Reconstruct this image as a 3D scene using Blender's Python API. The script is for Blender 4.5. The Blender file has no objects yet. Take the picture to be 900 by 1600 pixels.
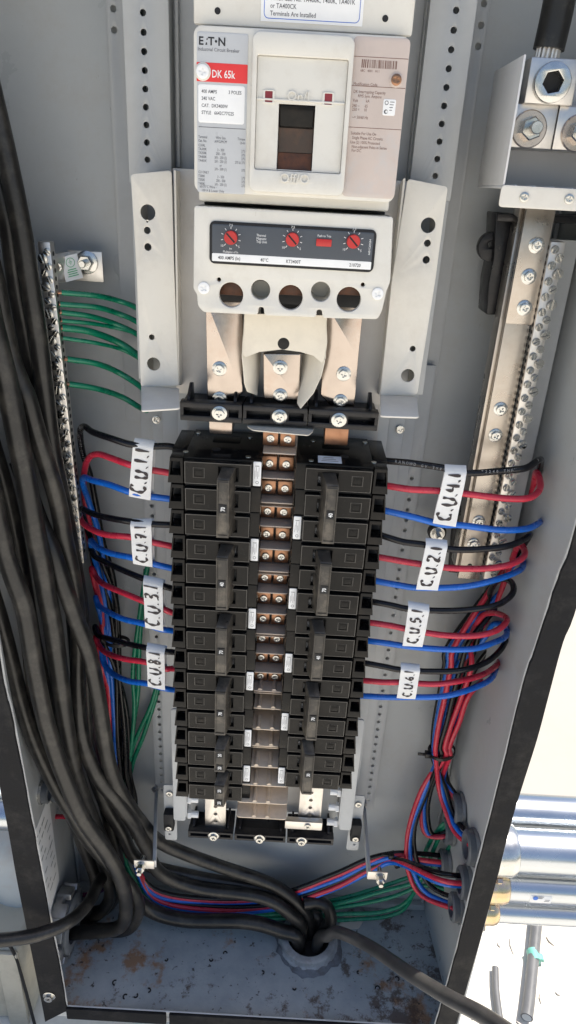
import bpy, bmesh, math, random
from mathutils import Vector, Matrix
random.seed(7)
rad = math.radians
MM = 0.001
scene = bpy.context.scene
col = scene.collection

# ---------------------------------------------------------------- camera, sky, sun, exposure
PITCH, ROLL = rad(25.3), rad(3.24)
CAM = Vector((10.0, -570.0, 224.0))          # millimetres; breaker faces lie on Y = 0, back wall on Y = 160
FOC = 1100.0
_f = Vector((0, math.cos(PITCH), -math.sin(PITCH)))
_r = Vector((1, 0, 0)); _u = _r.cross(_f)
RT = _r * math.cos(ROLL) + _u * math.sin(ROLL)
UP = -_r * math.sin(ROLL) + _u * math.cos(ROLL)
cd = bpy.data.cameras.new('camera'); cam = bpy.data.objects.new('camera', cd); col.objects.link(cam)
M3 = Matrix((RT, UP, -_f)).transposed()
cam.matrix_world = Matrix.Translation(CAM * MM) @ M3.to_4x4()
cd.sensor_fit = 'VERTICAL'; cd.sensor_height = 36; cd.lens = 36 * FOC / 1600
cd.clip_start = 0.02; cd.clip_end = 200
scene.camera = cam

SUN_DIR = Vector((0.36, 0.15, 0.92)).normalized()   # towards the sun: right, a little behind the panel, high
w = bpy.data.worlds.new('World'); scene.world = w; w.use_nodes = True
nt = w.node_tree; bg = nt.nodes['Background']
sky = nt.nodes.new('ShaderNodeTexSky'); sky.sky_type = 'NISHITA'; sky.sun_disc = False
sky.sun_elevation = math.asin(SUN_DIR.z); sky.sun_rotation = math.atan2(SUN_DIR.x, SUN_DIR.y)
sky.air_density = 1.0; sky.dust_density = 2.5
nt.links.new(sky.outputs[0], bg.inputs[0]); bg.inputs[1].default_value = 0.105
sl = bpy.data.lights.new('sun', 'SUN'); sl.energy = 4.0; sl.angle = rad(0.53); sl.color = (1, 0.95, 0.87)
so = bpy.data.objects.new('sun', sl); col.objects.link(so)
so.rotation_euler = (-SUN_DIR).to_track_quat('-Z', 'Y').to_euler(); so.location = (0, 0, 5)
vs = scene.view_settings; vs.view_transform = 'Standard'; vs.look = 'None'; vs.gamma = 1; vs.use_curve_mapping = False
vs.exposure = 0.92

# ---------------------------------------------------------------- helpers
def P(px, py, Y):
    """point (mm) at depth Y on the sight line measured in the photograph"""
    d = RT * ((px - 450) / FOC) + UP * (-(py - 800) / FOC) + _f
    t = (Y - CAM.y) / d.y
    return CAM + d * t
def PX(px, py, X):
    d = RT * ((px - 450) / FOC) + UP * (-(py - 800) / FOC) + _f
    return CAM + d * ((X - CAM.x) / d.x)
def PZ(px, py, Z):
    d = RT * ((px - 450) / FOC) + UP * (-(py - 800) / FOC) + _f
    return CAM + d * ((Z - CAM.z) / d.z)
def XZ(px, py, Y):
    p = P(px, py, Y); return (p.x, p.z)

MATS = {}
def mat(name, c, rough=0.5, metal=0.0, var=0.12, vs_=60.0, bump=0.0, bs=900.0, rvar=0.1, dirt=None, damt=0.0, dscale=25.0, spec=0.5, coat=0.0, speck=None, sthr=0.68):
    m = bpy.data.materials.new(name); m.use_nodes = True
    n = m.node_tree.nodes; l = m.node_tree.links; b = n['Principled BSDF']
    geo = n.new('ShaderNodeNewGeometry')
    no = n.new('ShaderNodeTexNoise'); no.inputs['Scale'].default_value = vs_; no.inputs['Detail'].default_value = 6; no.inputs['Roughness'].default_value = 0.6
    l.new(geo.outputs['Position'], no.inputs['Vector'])
    mx = n.new('ShaderNodeMix'); mx.data_type = 'RGBA'
    mx.inputs[6].default_value = (c[0] * (1 - var), c[1] * (1 - var), c[2] * (1 - var), 1)
    mx.inputs[7].default_value = (min(1, c[0] * (1 + var)), min(1, c[1] * (1 + var)), min(1, c[2] * (1 + var)), 1)
    rmp = n.new('ShaderNodeMapRange'); rmp.inputs[1].default_value = 0.3; rmp.inputs[2].default_value = 0.7
    l.new(no.outputs['Fac'], rmp.inputs[0]); l.new(rmp.outputs[0], mx.inputs[0])
    out = mx.outputs[2]
    if dirt:
        n2 = n.new('ShaderNodeTexNoise'); n2.inputs['Scale'].default_value = dscale; n2.inputs['Detail'].default_value = 9; n2.inputs['Roughness'].default_value = 0.72
        l.new(geo.outputs['Position'], n2.inputs['Vector'])
        r2 = n.new('ShaderNodeMapRange'); r2.inputs[1].default_value = 0.48; r2.inputs[2].default_value = 0.72; r2.inputs[4].default_value = damt
        l.new(n2.outputs['Fac'], r2.inputs[0])
        m2 = n.new('ShaderNodeMix'); m2.data_type = 'RGBA'; m2.inputs[7].default_value = (*dirt, 1)
        l.new(r2.outputs[0], m2.inputs[0]); l.new(out, m2.inputs[6]); out = m2.outputs[2]
    if speck:
        mp = n.new('ShaderNodeMapping'); mp.inputs['Rotation'].default_value = (0.3, 0.5, 0.4); mp.inputs['Scale'].default_value = (1, 1, 0.35)
        l.new(geo.outputs['Position'], mp.inputs['Vector'])
        n4 = n.new('ShaderNodeTexNoise'); n4.inputs['Scale'].default_value = 150; n4.inputs['Detail'].default_value = 4; n4.inputs['Roughness'].default_value = 0.7
        l.new(mp.outputs[0], n4.inputs['Vector'])
        r4 = n.new('ShaderNodeMapRange'); r4.inputs[1].default_value = sthr; r4.inputs[2].default_value = sthr + .05; r4.inputs[4].default_value = 0.6
        l.new(n4.outputs['Fac'], r4.inputs[0])
        m4 = n.new('ShaderNodeMix'); m4.data_type = 'RGBA'; m4.inputs[7].default_value = (*speck, 1)
        l.new(r4.outputs[0], m4.inputs[0]); l.new(out, m4.inputs[6]); out = m4.outputs[2]
    l.new(out, b.inputs['Base Color'])
    rr = n.new('ShaderNodeMapRange'); rr.inputs[3].default_value = max(0.02, rough - rvar); rr.inputs[4].default_value = min(1, rough + rvar)
    l.new(rmp.outputs[0], rr.inputs[0]); l.new(rr.outputs[0], b.inputs['Roughness'])
    b.inputs['Metallic'].default_value = metal; b.inputs['Specular IOR Level'].default_value = spec
    if coat: b.inputs['Coat Weight'].default_value = coat; b.inputs['Coat Roughness'].default_value = 0.15
    if bump:
        n3 = n.new('ShaderNodeTexNoise'); n3.inputs['Scale'].default_value = bs; n3.inputs['Detail'].default_value = 3
        l.new(geo.outputs['Position'], n3.inputs['Vector'])
        bp = n.new('ShaderNodeBump'); bp.inputs['Strength'].default_value = bump; bp.inputs['Distance'].default_value = 0.0006
        l.new(n3.outputs['Fac'], bp.inputs['Height']); l.new(bp.outputs[0], b.inputs['Normal'])
    MATS[name] = m
    return m

mat('grey_paint', (0.43, 0.445, 0.445), 0.36, var=0.05, vs_=14, bump=0.12, bs=700, dirt=(0.35, 0.32, 0.28), damt=0.5, dscale=14, speck=(0.20, 0.18, 0.16), sthr=0.70)
mat('rail_paint', (0.44, 0.45, 0.45), 0.42, var=0.05, vs_=20, bump=0.06, bs=800, dirt=(0.33, 0.31, 0.29), damt=0.3, dscale=14)
mat('beige_paint', (0.68, 0.65, 0.585), 0.5, speck=(0.38, 0.33, 0.27), sthr=0.71, var=0.04, vs_=18, bump=0.05, bs=900, dirt=(0.42, 0.37, 0.31), damt=0.3, dscale=22)
mat('pan_paint', (0.50, 0.48, 0.45), 0.5, var=0.06, vs_=18, bump=0.05, bs=900, dirt=(0.36, 0.30, 0.25), damt=0.45, dscale=16)
mat('cream_plastic', (0.64, 0.62, 0.565), 0.42, speck=(0.36, 0.32, 0.26), sthr=0.71, var=0.03, vs_=15, bump=0.04, bs=1500, dirt=(0.45, 0.40, 0.33), damt=0.3, dscale=40)
mat('black_plastic', (0.0075, 0.0072, 0.007), 0.20, var=0.3, vs_=60, bump=0.03, bs=1200, dirt=(0.05, 0.038, 0.028), damt=0.25, dscale=40, rvar=0.1, spec=0.17)
mat('edge_glint', (0.062, 0.056, 0.049), 0.45, var=0.4, vs_=90, dirt=(0.02, 0.018, 0.016), damt=0.9, dscale=60)  # paler tone painted as highlights along the breaker face edges
mat('handle_plastic', (0.045, 0.040, 0.034), 0.36, var=0.2, vs_=60, bump=0.06, bs=1500, dirt=(0.20, 0.17, 0.13), damt=0.7, dscale=60, spec=0.4)
mat('deep_black', (0.008, 0.008, 0.009), 0.7)
mat('insulator', (0.009, 0.009, 0.011), 0.36, spec=0.35, var=0.2, bump=0.06, bs=900, dirt=(0.07, 0.06, 0.055), damt=0.4, dscale=50)
mat('cable_black', (0.011, 0.0107, 0.0103), 0.36, var=0.3, vs_=40, bump=0.10, bs=420, dirt=(0.10, 0.09, 0.074), damt=0.5, dscale=34, rvar=0.07, spec=0.42)
mat('wire_black', (0.006, 0.006, 0.008), 0.24, var=0.2, vs_=30, spec=0.35)
mat('wire_red', (0.56, 0.026, 0.056), 0.28, var=0.08, vs_=40, dirt=(0.42, 0.05, 0.07), damt=0.4, dscale=30)
mat('wire_blue', (0.006, 0.13, 0.56), 0.28, var=0.08, vs_=40, dirt=(0.02, 0.10, 0.36), damt=0.4, dscale=30)
mat('wire_green', (0.004, 0.20, 0.105), 0.28, var=0.1, vs_=40, dirt=(0.01, 0.13, 0.07), damt=0.5, dscale=30)
mat('tin_plate', (0.47, 0.405, 0.355), 0.22, 1.0, var=0.14, vs_=35, bump=0.015, bs=300, dirt=(0.38, 0.255, 0.19), damt=0.8, dscale=16, rvar=0.08)
mat('tin_grey', (0.43, 0.39, 0.345), 0.30, 1.0, var=0.14, vs_=30, bump=0.05, bs=500, dirt=(0.34, 0.27, 0.21), damt=0.6, dscale=16, rvar=0.08)
mat('copper', (0.40, 0.215, 0.13), 0.36, 1.0, var=0.2, vs_=60, dirt=(0.25, 0.11, 0.06), damt=0.6, dscale=60)
mat('zinc', (0.56, 0.555, 0.53), 0.24, 1.0, var=0.12, vs_=120, rvar=0.08, dirt=(0.4, 0.36, 0.3), damt=0.3, dscale=80)
mat('alu', (0.68, 0.65, 0.61), 0.40, 1.0, var=0.1, vs_=70, bump=0.08, bs=900, dirt=(0.45, 0.42, 0.38), damt=0.35, dscale=40)
mat('yellow_zinc', (0.60, 0.48, 0.28), 0.24, 1.0, var=0.25, vs_=50, dirt=(0.55, 0.35, 0.45), damt=0.8, dscale=45)
mat('galvanised', (0.50, 0.525, 0.55), 0.26, 1.0, var=0.05, vs_=10, rvar=0.04)
mat('arm_steel', (0.52, 0.52, 0.51), 0.4, 0.3, var=0.1)
mat('cast_zinc', (0.34, 0.35, 0.36), 0.42, 0.85, var=0.15, vs_=60, bump=0.15, bs=600)
mat('fin_brown', (0.50, 0.41, 0.335), 0.45, var=0.08, dirt=(0.36, 0.29, 0.23), damt=0.5, dscale=50)
mat('fin_beige', (0.70, 0.575, 0.435), 0.5, var=0.06, dirt=(0.33, 0.27, 0.20), damt=0.35, dscale=50)
mat('paper', (0.80, 0.80, 0.79), 0.6, var=0.03)
mat('paper_blue', (0.72, 0.77, 0.83), 0.5, var=0.03)
mat('fishpaper', (0.74, 0.68, 0.57), 0.6, var=0.05, dirt=(0.48, 0.42, 0.34), damt=0.4, dscale=20)
mat('grey_label', (0.48, 0.49, 0.50), 0.35, var=0.03)
mat('sheen_label', (0.54, 0.455, 0.405), 0.38, var=0.06, vs_=30, dirt=(0.46, 0.48, 0.49), damt=1.0, dscale=14)  # pinkish reflection put into the base colour, grey-blue blotches over it
mat('ink', (0.015, 0.015, 0.018), 0.6)
mat('ink_grey', (0.10, 0.10, 0.11), 0.6)
mat('ink_brown', (0.16, 0.08, 0.06), 0.6)
mat('marker', (0.02, 0.012, 0.016), 0.5)
mat('ink_white', (0.75, 0.75, 0.74), 0.6)
mat('ink_green', (0.10, 0.42, 0.20), 0.6)
mat('ink_blue', (0.05, 0.16, 0.55), 0.6)
mat('print_grey', (0.30, 0.30, 0.30), 0.6)
mat('red_label', (0.68, 0.035, 0.035), 0.38, var=0.04)
mat('red_plastic', (0.48, 0.022, 0.02), 0.4, var=0.08)
mat('dark_red', (0.22, 0.02, 0.03), 0.4)
mat('slate', (0.055, 0.065, 0.08), 0.4, var=0.08)
mat('toggle_brown', (0.10, 0.035, 0.014), 0.55, var=0.4, vs_=120, dirt=(0.02, 0.012, 0.008), damt=0.8, dscale=90)
mat('toggle_dark', (0.030, 0.014, 0.008), 0.4, var=0.5, vs_=150, dirt=(0.10, 0.04, 0.015), damt=0.6, dscale=70)
mat('gasket', (0.012, 0.012, 0.013), 0.8, spec=0.2, var=0.35, vs_=50, bump=0.5, bs=420, dirt=(0.06, 0.056, 0.05), damt=0.5, dscale=22)
mat('bare_edge', (0.62, 0.62, 0.60), 0.4)
mat('gland', (0.13, 0.14, 0.15), 0.45, var=0.2, bump=0.1)
mat('caulk', (0.13, 0.135, 0.15), 0.6, var=0.3, vs_=120, bump=0.7, bs=300, dirt=(0.07, 0.05, 0.04), damt=0.8, dscale=90)
mat('sticker_print', (0.55, 0.55, 0.54), 0.6, var=0.1)
mat('pale_plastic', (0.62, 0.62, 0.62), 0.42, var=0.04, vs_=20, bump=0.04, dirt=(0.38, 0.36, 0.33), damt=0.3, dscale=20)
mat('paving', (0.36, 0.338, 0.297), 0.8, var=0.03, vs_=3, bump=0.2, bs=120, dirt=(0.33, 0.30, 0.255), damt=0.4, dscale=4)
mat('wall_cream', (0.74, 0.69, 0.60), 0.8, var=0.04, vs_=5, bump=0.2, bs=120, dirt=(0.60, 0.55, 0.47), damt=0.5, dscale=5)
mat('concrete', (0.70, 0.665, 0.59), 0.9, var=0.08, vs_=6, bump=0.6, bs=160, dirt=(0.42, 0.37, 0.27), damt=0.5, dscale=5)
mat('cabinet_paint', (0.46, 0.43, 0.35), 0.5, var=0.05, vs_=10, bump=0.08, dirt=(0.26, 0.23, 0.18), damt=0.6, dscale=14)
mat('tank_paint', (0.42, 0.46, 0.48), 0.4, var=0.05, vs_=10, dirt=(0.40, 0.30, 0.25), damt=0.5, dscale=14)
mat('cable_dusty', (0.05, 0.048, 0.046), 0.4, var=0.2, vs_=40, dirt=(0.09, 0.085, 0.075), damt=0.5, dscale=40)
mat('collar', (0.30, 0.31, 0.32), 0.5, var=0.2, vs_=60, bump=0.3, bs=300, dirt=(0.16, 0.14, 0.12), damt=0.7, dscale=50)
mat('tag_paper', (0.80, 0.795, 0.78), 0.6, var=0.03, dirt=(0.66, 0.63, 0.58), damt=0.6, dscale=45)
mat('offcut_grey', (0.12, 0.12, 0.122), 0.45, var=0.1)
mat('tape_green', (0.16, 0.44, 0.36), 0.5)
mat('leaf_paper', (0.55, 0.50, 0.44), 0.8, var=0.1)

def rust_material():
    m = bpy.data.materials.new('rusted_floor'); m.use_nodes = True
    n = m.node_tree.nodes; l = m.node_tree.links; b = n['Principled BSDF']
    geo = n.new('ShaderNodeNewGeometry')
    def noise(scale, det=8, ro=0.65, off=(0, 0, 0)):
        mp = n.new('ShaderNodeMapping'); mp.inputs['Location'].default_value = off
        l.new(geo.outputs['Position'], mp.inputs['Vector'])
        t = n.new('ShaderNodeTexNoise'); t.inputs['Scale'].default_value = scale; t.inputs['Detail'].default_value = det; t.inputs['Roughness'].default_value = ro
        l.new(mp.outputs[0], t.inputs['Vector']); return t
    def rng(src, a, b_, hi=1.0):
        r = n.new('ShaderNodeMapRange'); r.inputs[1].default_value = a; r.inputs[2].default_value = b_; r.inputs[4].default_value = hi
        l.new(src, r.inputs[0]); return r.outputs[0]
    def mixc(fac, a, cc):
        x = n.new('ShaderNodeMix'); x.data_type = 'RGBA'; l.new(fac, x.inputs[0])
        if isinstance(a, tuple): x.inputs[6].default_value = (*a, 1)
        else: l.new(a, x.inputs[6])
        x.inputs[7].default_value = (*cc, 1); return x.outputs[2]
    c0 = mixc(rng(noise(20).outputs['Fac'], .35, .65), (0.27, 0.305, 0.325), (0.37, 0.40, 0.41))
    sep = n.new('ShaderNodeSeparateXYZ'); l.new(geo.outputs['Position'], sep.inputs[0])
    def add(a, b_, k=1.0):
        q = n.new('ShaderNodeMath'); q.operation = 'MULTIPLY_ADD'; l.new(b_, q.inputs[0]); q.inputs[1].default_value = k; l.new(a, q.inputs[2]); return q.outputs[0]
    lft = rng(sep.outputs[0], -.02, -.24); rgt = rng(sep.outputs[0], -.02, .2); fr = rng(sep.outputs[1], .07, -.01)
    c1 = mixc(rng(add(add(noise(13, 10, .68, (1.3, .2, 0)).outputs['Fac'], lft, .10), fr, .06), .61, .68, .85), c0, (0.27, 0.135, 0.055))
    c2 = mixc(rng(add(add(noise(30, 10, .75, (3, 1, 0)).outputs['Fac'], rgt, .09), fr, .05), .61, .68, .85), c1, (0.07, 0.045, 0.032))
    c3 = mixc(rng(noise(120, 6, .6, (5, 1, 0)).outputs['Fac'], .63, .68, .9), c2, (0.04, 0.03, 0.025))
    l.new(c3, b.inputs['Base Color']); b.inputs['Roughness'].default_value = 0.5
    bp = n.new('ShaderNodeBump'); bp.inputs['Strength'].default_value = 0.4; bp.inputs['Distance'].default_value = 0.001
    l.new(noise(180).outputs['Fac'], bp.inputs['Height']); l.new(bp.outputs[0], b.inputs['Normal'])
    MATS['rusted_floor'] = m
rust_material()

def empty(name, loc=(0, 0, 0)):
    o = bpy.data.objects.new(name, None); o.empty_display_size = 0.02; col.objects.link(o)
    o.location = Vector(loc) * MM
    return o
def tag(o, label=None, cat=None, group=None, kind=None):
    if label: o['label'] = label
    if cat: o['category'] = cat
    if group: o['group'] = group
    if kind: o['kind'] = kind
    return o
def thing(name, label, cat, loc=(0, 0, 0), group=None):
    return tag(empty(name, loc), label, cat, group)

class MB:
    """collects shapes (millimetres, world axes) into one mesh"""
    def __init__(s): s.bm = bmesh.new()
    def box(s, x0, x1, y0, y1, z0, z1, bev=0.0, seg=2):
        x0, x1 = sorted((x0, x1)); y0, y1 = sorted((y0, y1)); z0, z1 = sorted((z0, z1))
        v = [s.bm.verts.new(p) for p in ((x0,y0,z0),(x1,y0,z0),(x1,y1,z0),(x0,y1,z0),(x0,y0,z1),(x1,y0,z1),(x1,y1,z1),(x0,y1,z1))]
        f = [s.bm.faces.new([v[i] for i in q]) for q in ((0,3,2,1),(4,5,6,7),(0,1,5,4),(1,2,6,5),(2,3,7,6),(3,0,4,7))]
        if bev:
            e = list({e for q in f for e in q.edges})
            bmesh.ops.bevel(s.bm, geom=e, offset=bev, segments=seg, profile=0.5, affect='EDGES')
        return s
    def hull(s, pts, bev=0.0):
        """eight corner points in box order"""
        v = [s.bm.verts.new(p) for p in pts]
        f = [s.bm.faces.new([v[i] for i in q]) for q in ((0,3,2,1),(4,5,6,7),(0,1,5,4),(1,2,6,5),(2,3,7,6),(3,0,4,7))]
        bmesh.ops.recalc_face_normals(s.bm, faces=f)
        if bev:
            e = list({e for q in f for e in q.edges})
            bmesh.ops.bevel(s.bm, geom=e, offset=bev, segments=2, profile=0.5, affect='EDGES')
        return s
    def prism(s, poly, a0, a1, axis='y', bev=0.0):
        """polygon given in the two other axes (x,z for axis y; x,y for axis z; y,z for axis x)"""
        def mk(p, a):
            return {'y': (p[0], a, p[1]), 'z': (p[0], p[1], a), 'x': (a, p[0], p[1])}[axis]
        A = [s.bm.verts.new(mk(p, a0)) for p in poly]; B = [s.bm.verts.new(mk(p, a1)) for p in poly]
        fs = [s.bm.faces.new(A), s.bm.faces.new(B[::-1])]
        n = len(poly)
        for i in range(n): fs.append(s.bm.faces.new((A[i], B[i], B[(i+1) % n], A[(i+1) % n])))
        bmesh.ops.recalc_face_normals(s.bm, faces=fs)
        if bev:
            e = list({e for q in fs for e in q.edges})
            bmesh.ops.bevel(s.bm, geom=e, offset=bev, segments=2, profile=0.5, affect='EDGES')
        return s
    def rings(s, rings, cap=True, closed=False):
        R_ = [[s.bm.verts.new(p) for p in r] for r in rings]
        n = len(R_[0]); fs = []
        pairs = list(zip(R_, R_[1:])) + ([(R_[-1], R_[0])] if closed else [])
        for a, b in pairs:
            for i in range(n): fs.append(s.bm.faces.new((a[i], a[(i+1) % n], b[(i+1) % n], b[i])))
        if cap and not closed:
            fs.append(s.bm.faces.new(R_[0][::-1])); fs.append(s.bm.faces.new(R_[-1]))
        bmesh.ops.recalc_face_normals(s.bm, faces=fs)
        return s
    def lathe(s, c, axis, prof, n=24, cap=True, rot=0.0):
        """profile of (distance along axis, radius)"""
        a = Vector(axis).normalized(); c = Vector(c)
        t = Vector((0, 0, 1)) if abs(a.z) < 0.9 else Vector((1, 0, 0))
        u = a.cross(t).normalized(); v = a.cross(u)
        return s.rings([[c + a * d + (u * math.cos(rot + 2*math.pi*i/n) + v * math.sin(rot + 2*math.pi*i/n)) * r for i in range(n)] for d, r in prof], cap)
    def cyl(s, p0, p1, r, n=16):
        p0 = Vector(p0); d = Vector(p1) - p0
        return s.lathe(p0, d, [(0, r), (d.length, r)], n)
    def tube(s, pts, r, n=12, res=8, smooth=True):
        path = catmull([Vector(p) for p in pts], res) if smooth else [Vector(p) for p in pts]
        fr = frames(path)
        s.rings([[p + (u * math.cos(2*math.pi*i/n) + v * math.sin(2*math.pi*i/n)) * (r(k / (len(path)-1)) if callable(r) else r) for i in range(n)] for k, (p, u, v, t) in enumerate(fr)])
        return s
    def strip(s, A, B, thick=(0, 0.3, 0)):
        """thin solid sheet between two polylines"""
        th = Vector(thick)
        return s.rings([[Vector(a), Vector(b), Vector(b) + th, Vector(a) + th] for a, b in zip(A, B)])
    def mesh(s, me, mtx=None):
        s.bm.from_mesh(me)
        return s
    def data(s, name, origin=(0, 0, 0), angle=35):
        bmesh.ops.translate(s.bm, verts=s.bm.verts, vec=-Vector(origin))
        bmesh.ops.scale(s.bm, verts=s.bm.verts, vec=(MM, MM, MM))
        me = bpy.data.meshes.new(name); s.bm.to_mesh(me); s.bm.free()
        me.shade_smooth(); me.set_sharp_from_angle(angle=rad(angle))
        return me
    def build(s, name, m, parent=None, origin=None, angle=35):
        if origin is None: origin = (parent.location / MM) if parent and not parent.parent else (0, 0, 0)
        me = s.data(name, origin, angle)
        return obj(name, me, m, parent)
def obj(name, me, m=None, parent=None, loc=None):
    o = bpy.data.objects.new(name, me); col.objects.link(o)
    if m:
        if not me.materials: me.materials.append(MATS[m])
    if parent: o.parent = parent
    if loc is not None: o.location = Vector(loc) * MM
    return o
def catmull(p, res):
    if len(p) < 3:
        return [p[0].lerp(p[1], i / res) for i in range(res + 1)]
    q = [p[0] * 2 - p[1]] + p + [p[-1] * 2 - p[-2]]
    out = []
    for i in range(1, len(q) - 2):
        a, b, c, d = q[i-1], q[i], q[i+1], q[i+2]
        for k in range(res):
            t = k / res
            out.append(0.5 * ((2*b) + (c-a)*t + (2*a-5*b+4*c-d)*t*t + (3*b-a-3*c+d)*t**3))
    out.append(p[-1]); return out
def frames(path):
    out = []; u = None
    for i, p in enumerate(path):
        t = (path[min(i+1, len(path)-1)] - path[max(i-1, 0)]).normalized()
        if u is None:
            u = t.cross(Vector((0, 1, 0)));
            if u.length < 0.1: u = t.cross(Vector((1, 0, 0)))
            u.normalize()
        else:
            u = (u - t * u.dot(t)).normalized()
        out.append((p, u, t.cross(u), t))
    return out
def circle(cx, cz, r, n=20, sx=1.0): return [(cx + r*sx*math.cos(2*math.pi*i/n), cz + r*math.sin(2*math.pi*i/n)) for i in range(n)]
def rrect(x0, x1, z0, z1, r, n=4):
    out = []
    for cx, cz, a in ((x1-r, z1-r, 0), (x0+r, z1-r, 90), (x0+r, z0+r, 180), (x1-r, z0+r, 270)):
        for i in range(n+1):
            t = rad(a + 90*i/n); out.append((cx + r*math.cos(t), cz + r*math.sin(t)))
    return out
def rpoly(pts, r, n=4):
    """round the corners of a polygon"""
    out = []; N = len(pts)
    for i in range(N):
        a, b, c = Vector(pts[i-1]), Vector(pts[i]), Vector(pts[(i+1) % N])
        d1 = (a-b); d2 = (c-b); k = min(r, d1.length*.45, d2.length*.45)
        p = b + d1.normalized()*k; q = b + d2.normalized()*k
        for j in range(n+1):
            t = j/n; out.append(tuple(p*(1-t)**2 + b*2*t*(1-t) + q*t*t))
    return out
def plate_bm(mb, outline, holes, y0, y1, bev=0.0, mtx=None):
    """flat plate in the x,z plane with real holes, from y0 (front) to y1"""
    cu = bpy.data.curves.new('t', 'CURVE'); cu.dimensions = '2D'; cu.fill_mode = 'BOTH'
    for ring in [outline] + list(holes):
        sp = cu.splines.new('POLY'); sp.points.add(len(ring)-1); sp.use_cyclic_u = True
        for pt, q in zip(sp.points, ring): pt.co = (q[0], q[1], 0, 1)
    cu.extrude = max(0.001, (y1-y0)/2 - bev); cu.bevel_depth = bev; cu.bevel_resolution = 1; cu.offset = -bev
    o = bpy.data.objects.new('t', cu); me = o.to_mesh()
    me.transform((mtx or Matrix()) @ Matrix.Translation((0, (y0+y1)/2, 0)) @ Matrix.Rotation(math.pi/2, 4, 'X'))
    mb.bm.from_mesh(me); o.to_mesh_clear(); bpy.data.objects.remove(o); bpy.data.curves.remove(cu)
    bmesh.ops.remove_doubles(mb.bm, verts=mb.bm.verts, dist=0.002)
    return mb
def text_bm(mb, body, x, z, size, y, align='LEFT', sx=1.0, rot=0.0, bold=0.0, mtx=None, depth=0.03):
    cu = bpy.data.curves.new('t', 'FONT'); cu.body = body; cu.size = size; cu.align_x = align; cu.offset = bold
    cu.resolution_u = 2; cu.extrude = depth
    o = bpy.data.objects.new('t', cu); me = o.to_mesh()
    me.transform((mtx or Matrix()) @ Matrix.Translation((x, y, z)) @ Matrix.Rotation(rot, 4, 'Y') @ Matrix.Rotation(math.pi/2, 4, 'X') @ Matrix.Diagonal((sx, 1, 1, 1)))
    mb.bm.from_mesh(me); o.to_mesh_clear(); bpy.data.objects.remove(o); bpy.data.curves.remove(cu)
    return mb
def copy_tree(o, parent=None):
    c = o.copy(); col.objects.link(c); c.parent = parent
    for ch in list(o.children): copy_tree(ch, c)
    return c

# ---- screws: shared meshes, local origin at the seat, head towards -Y
def cross_ring(r, w_):
    a = r; b = w_
    return [(-b,a),(-b,b),(-a,b),(-a,-b),(-b,-b),(-b,-a),(b,-a),(b,-b),(a,-b),(a,b),(b,b),(b,a)]
def mesh_hex(r, h, washer=1.35, drive='cross'):
    mb = MB(); hexr = [(r*math.cos(rad(60*i+10)), r*math.sin(rad(60*i+10))) for i in range(6)]
    if washer: mb.lathe((0,0,0), (0,-1,0), [(0, r*washer), (0.8, r*washer), (1.2, r*washer*0.9)], 20)
    plate_bm(mb, hexr, [], -h*0.6, -1.0, 0)
    plate_bm(mb, rpoly(hexr, r*.35, 2), [cross_ring(r*0.5, r*0.13)] if drive == 'cross' else [], -h, -h*0.6, 0.15*min(1, r/3))
    return mb.data('screw')
def mesh_pan(r, h, drive='cross', ang=0.0):
    mb = MB(); n = 18
    M_ = Matrix.Rotation(ang, 4, 'Y')
    mb.lathe((0,0,0), (0,-1,0), [(0, r), (h*0.5, r)], n)
    if drive == 'cross':
        plate_bm(mb, circle(0, 0, r, n), [cross_ring(r*0.55, r*0.14)], -h, -h*0.5, 0.2*min(1, r/3), M_)
    else:
        g = r*0.16; a0 = math.asin(g/r)
        for s_ in (1, -1):
            arc = [(r*math.cos(a0 + (math.pi-2*a0)*i/9), s_*r*math.sin(a0 + (math.pi-2*a0)*i/9)) for i in range(10)]
            plate_bm(mb, arc, [], -h, -h*0.5, 0.15, M_)
    return mb.data('screw')
SCREW = {'hex': mesh_hex(5.2, 4.6), 'hex_s': mesh_hex(3.6, 3.6), 'pan': mesh_pan(4.2, 2.4), 'pan_s': mesh_pan(2.9, 1.8), 'pan_l': mesh_pan(5.6, 1.6),
         'slot0': mesh_pan(2.9, 1.5, 'slot', 0.5), 'slot1': mesh_pan(2.9, 1.5, 'slot', 1.4), 'slot2': mesh_pan(2.9, 1.5, 'slot', 2.4)}
def screw(kind, x, y, z, parent, m='zinc', s=1.0, rx=0.0, rz=0.0, name='screw'):
    me = SCREW[kind]
    key = kind + m
    if key not in SCREW:
        me2 = me.copy(); me2.materials.clear(); me2.materials.append(MATS[m]); SCREW[key] = me2
    o = bpy.data.objects.new(name, SCREW[key]); col.objects.link(o); o.parent = parent
    pl = (parent.location / MM) if parent and not parent.parent else Vector()
    o.location = (Vector((x, y, z)) - pl) * MM; o.rotation_euler = (rx, random.uniform(0, 3), rz); o.scale = (s, s, s)
    return o
# ================================================================ SETTING
GZ = -900.0
gm = MB(); gm.box(-40000, 40000, -40000, 40000, GZ-60, GZ)
g = gm.build('ground', 'concrete'); tag(g, 'pale sunlit concrete ground below the enclosure', 'ground', kind='structure')
pv = MB().box(-6000, 6000, 380, 9000, GZ-20, GZ+25, 4).build('pavement', 'paving')
tag(pv, 'smooth cream pavement behind the enclosure and conduits', 'pavement', kind='structure')

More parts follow.
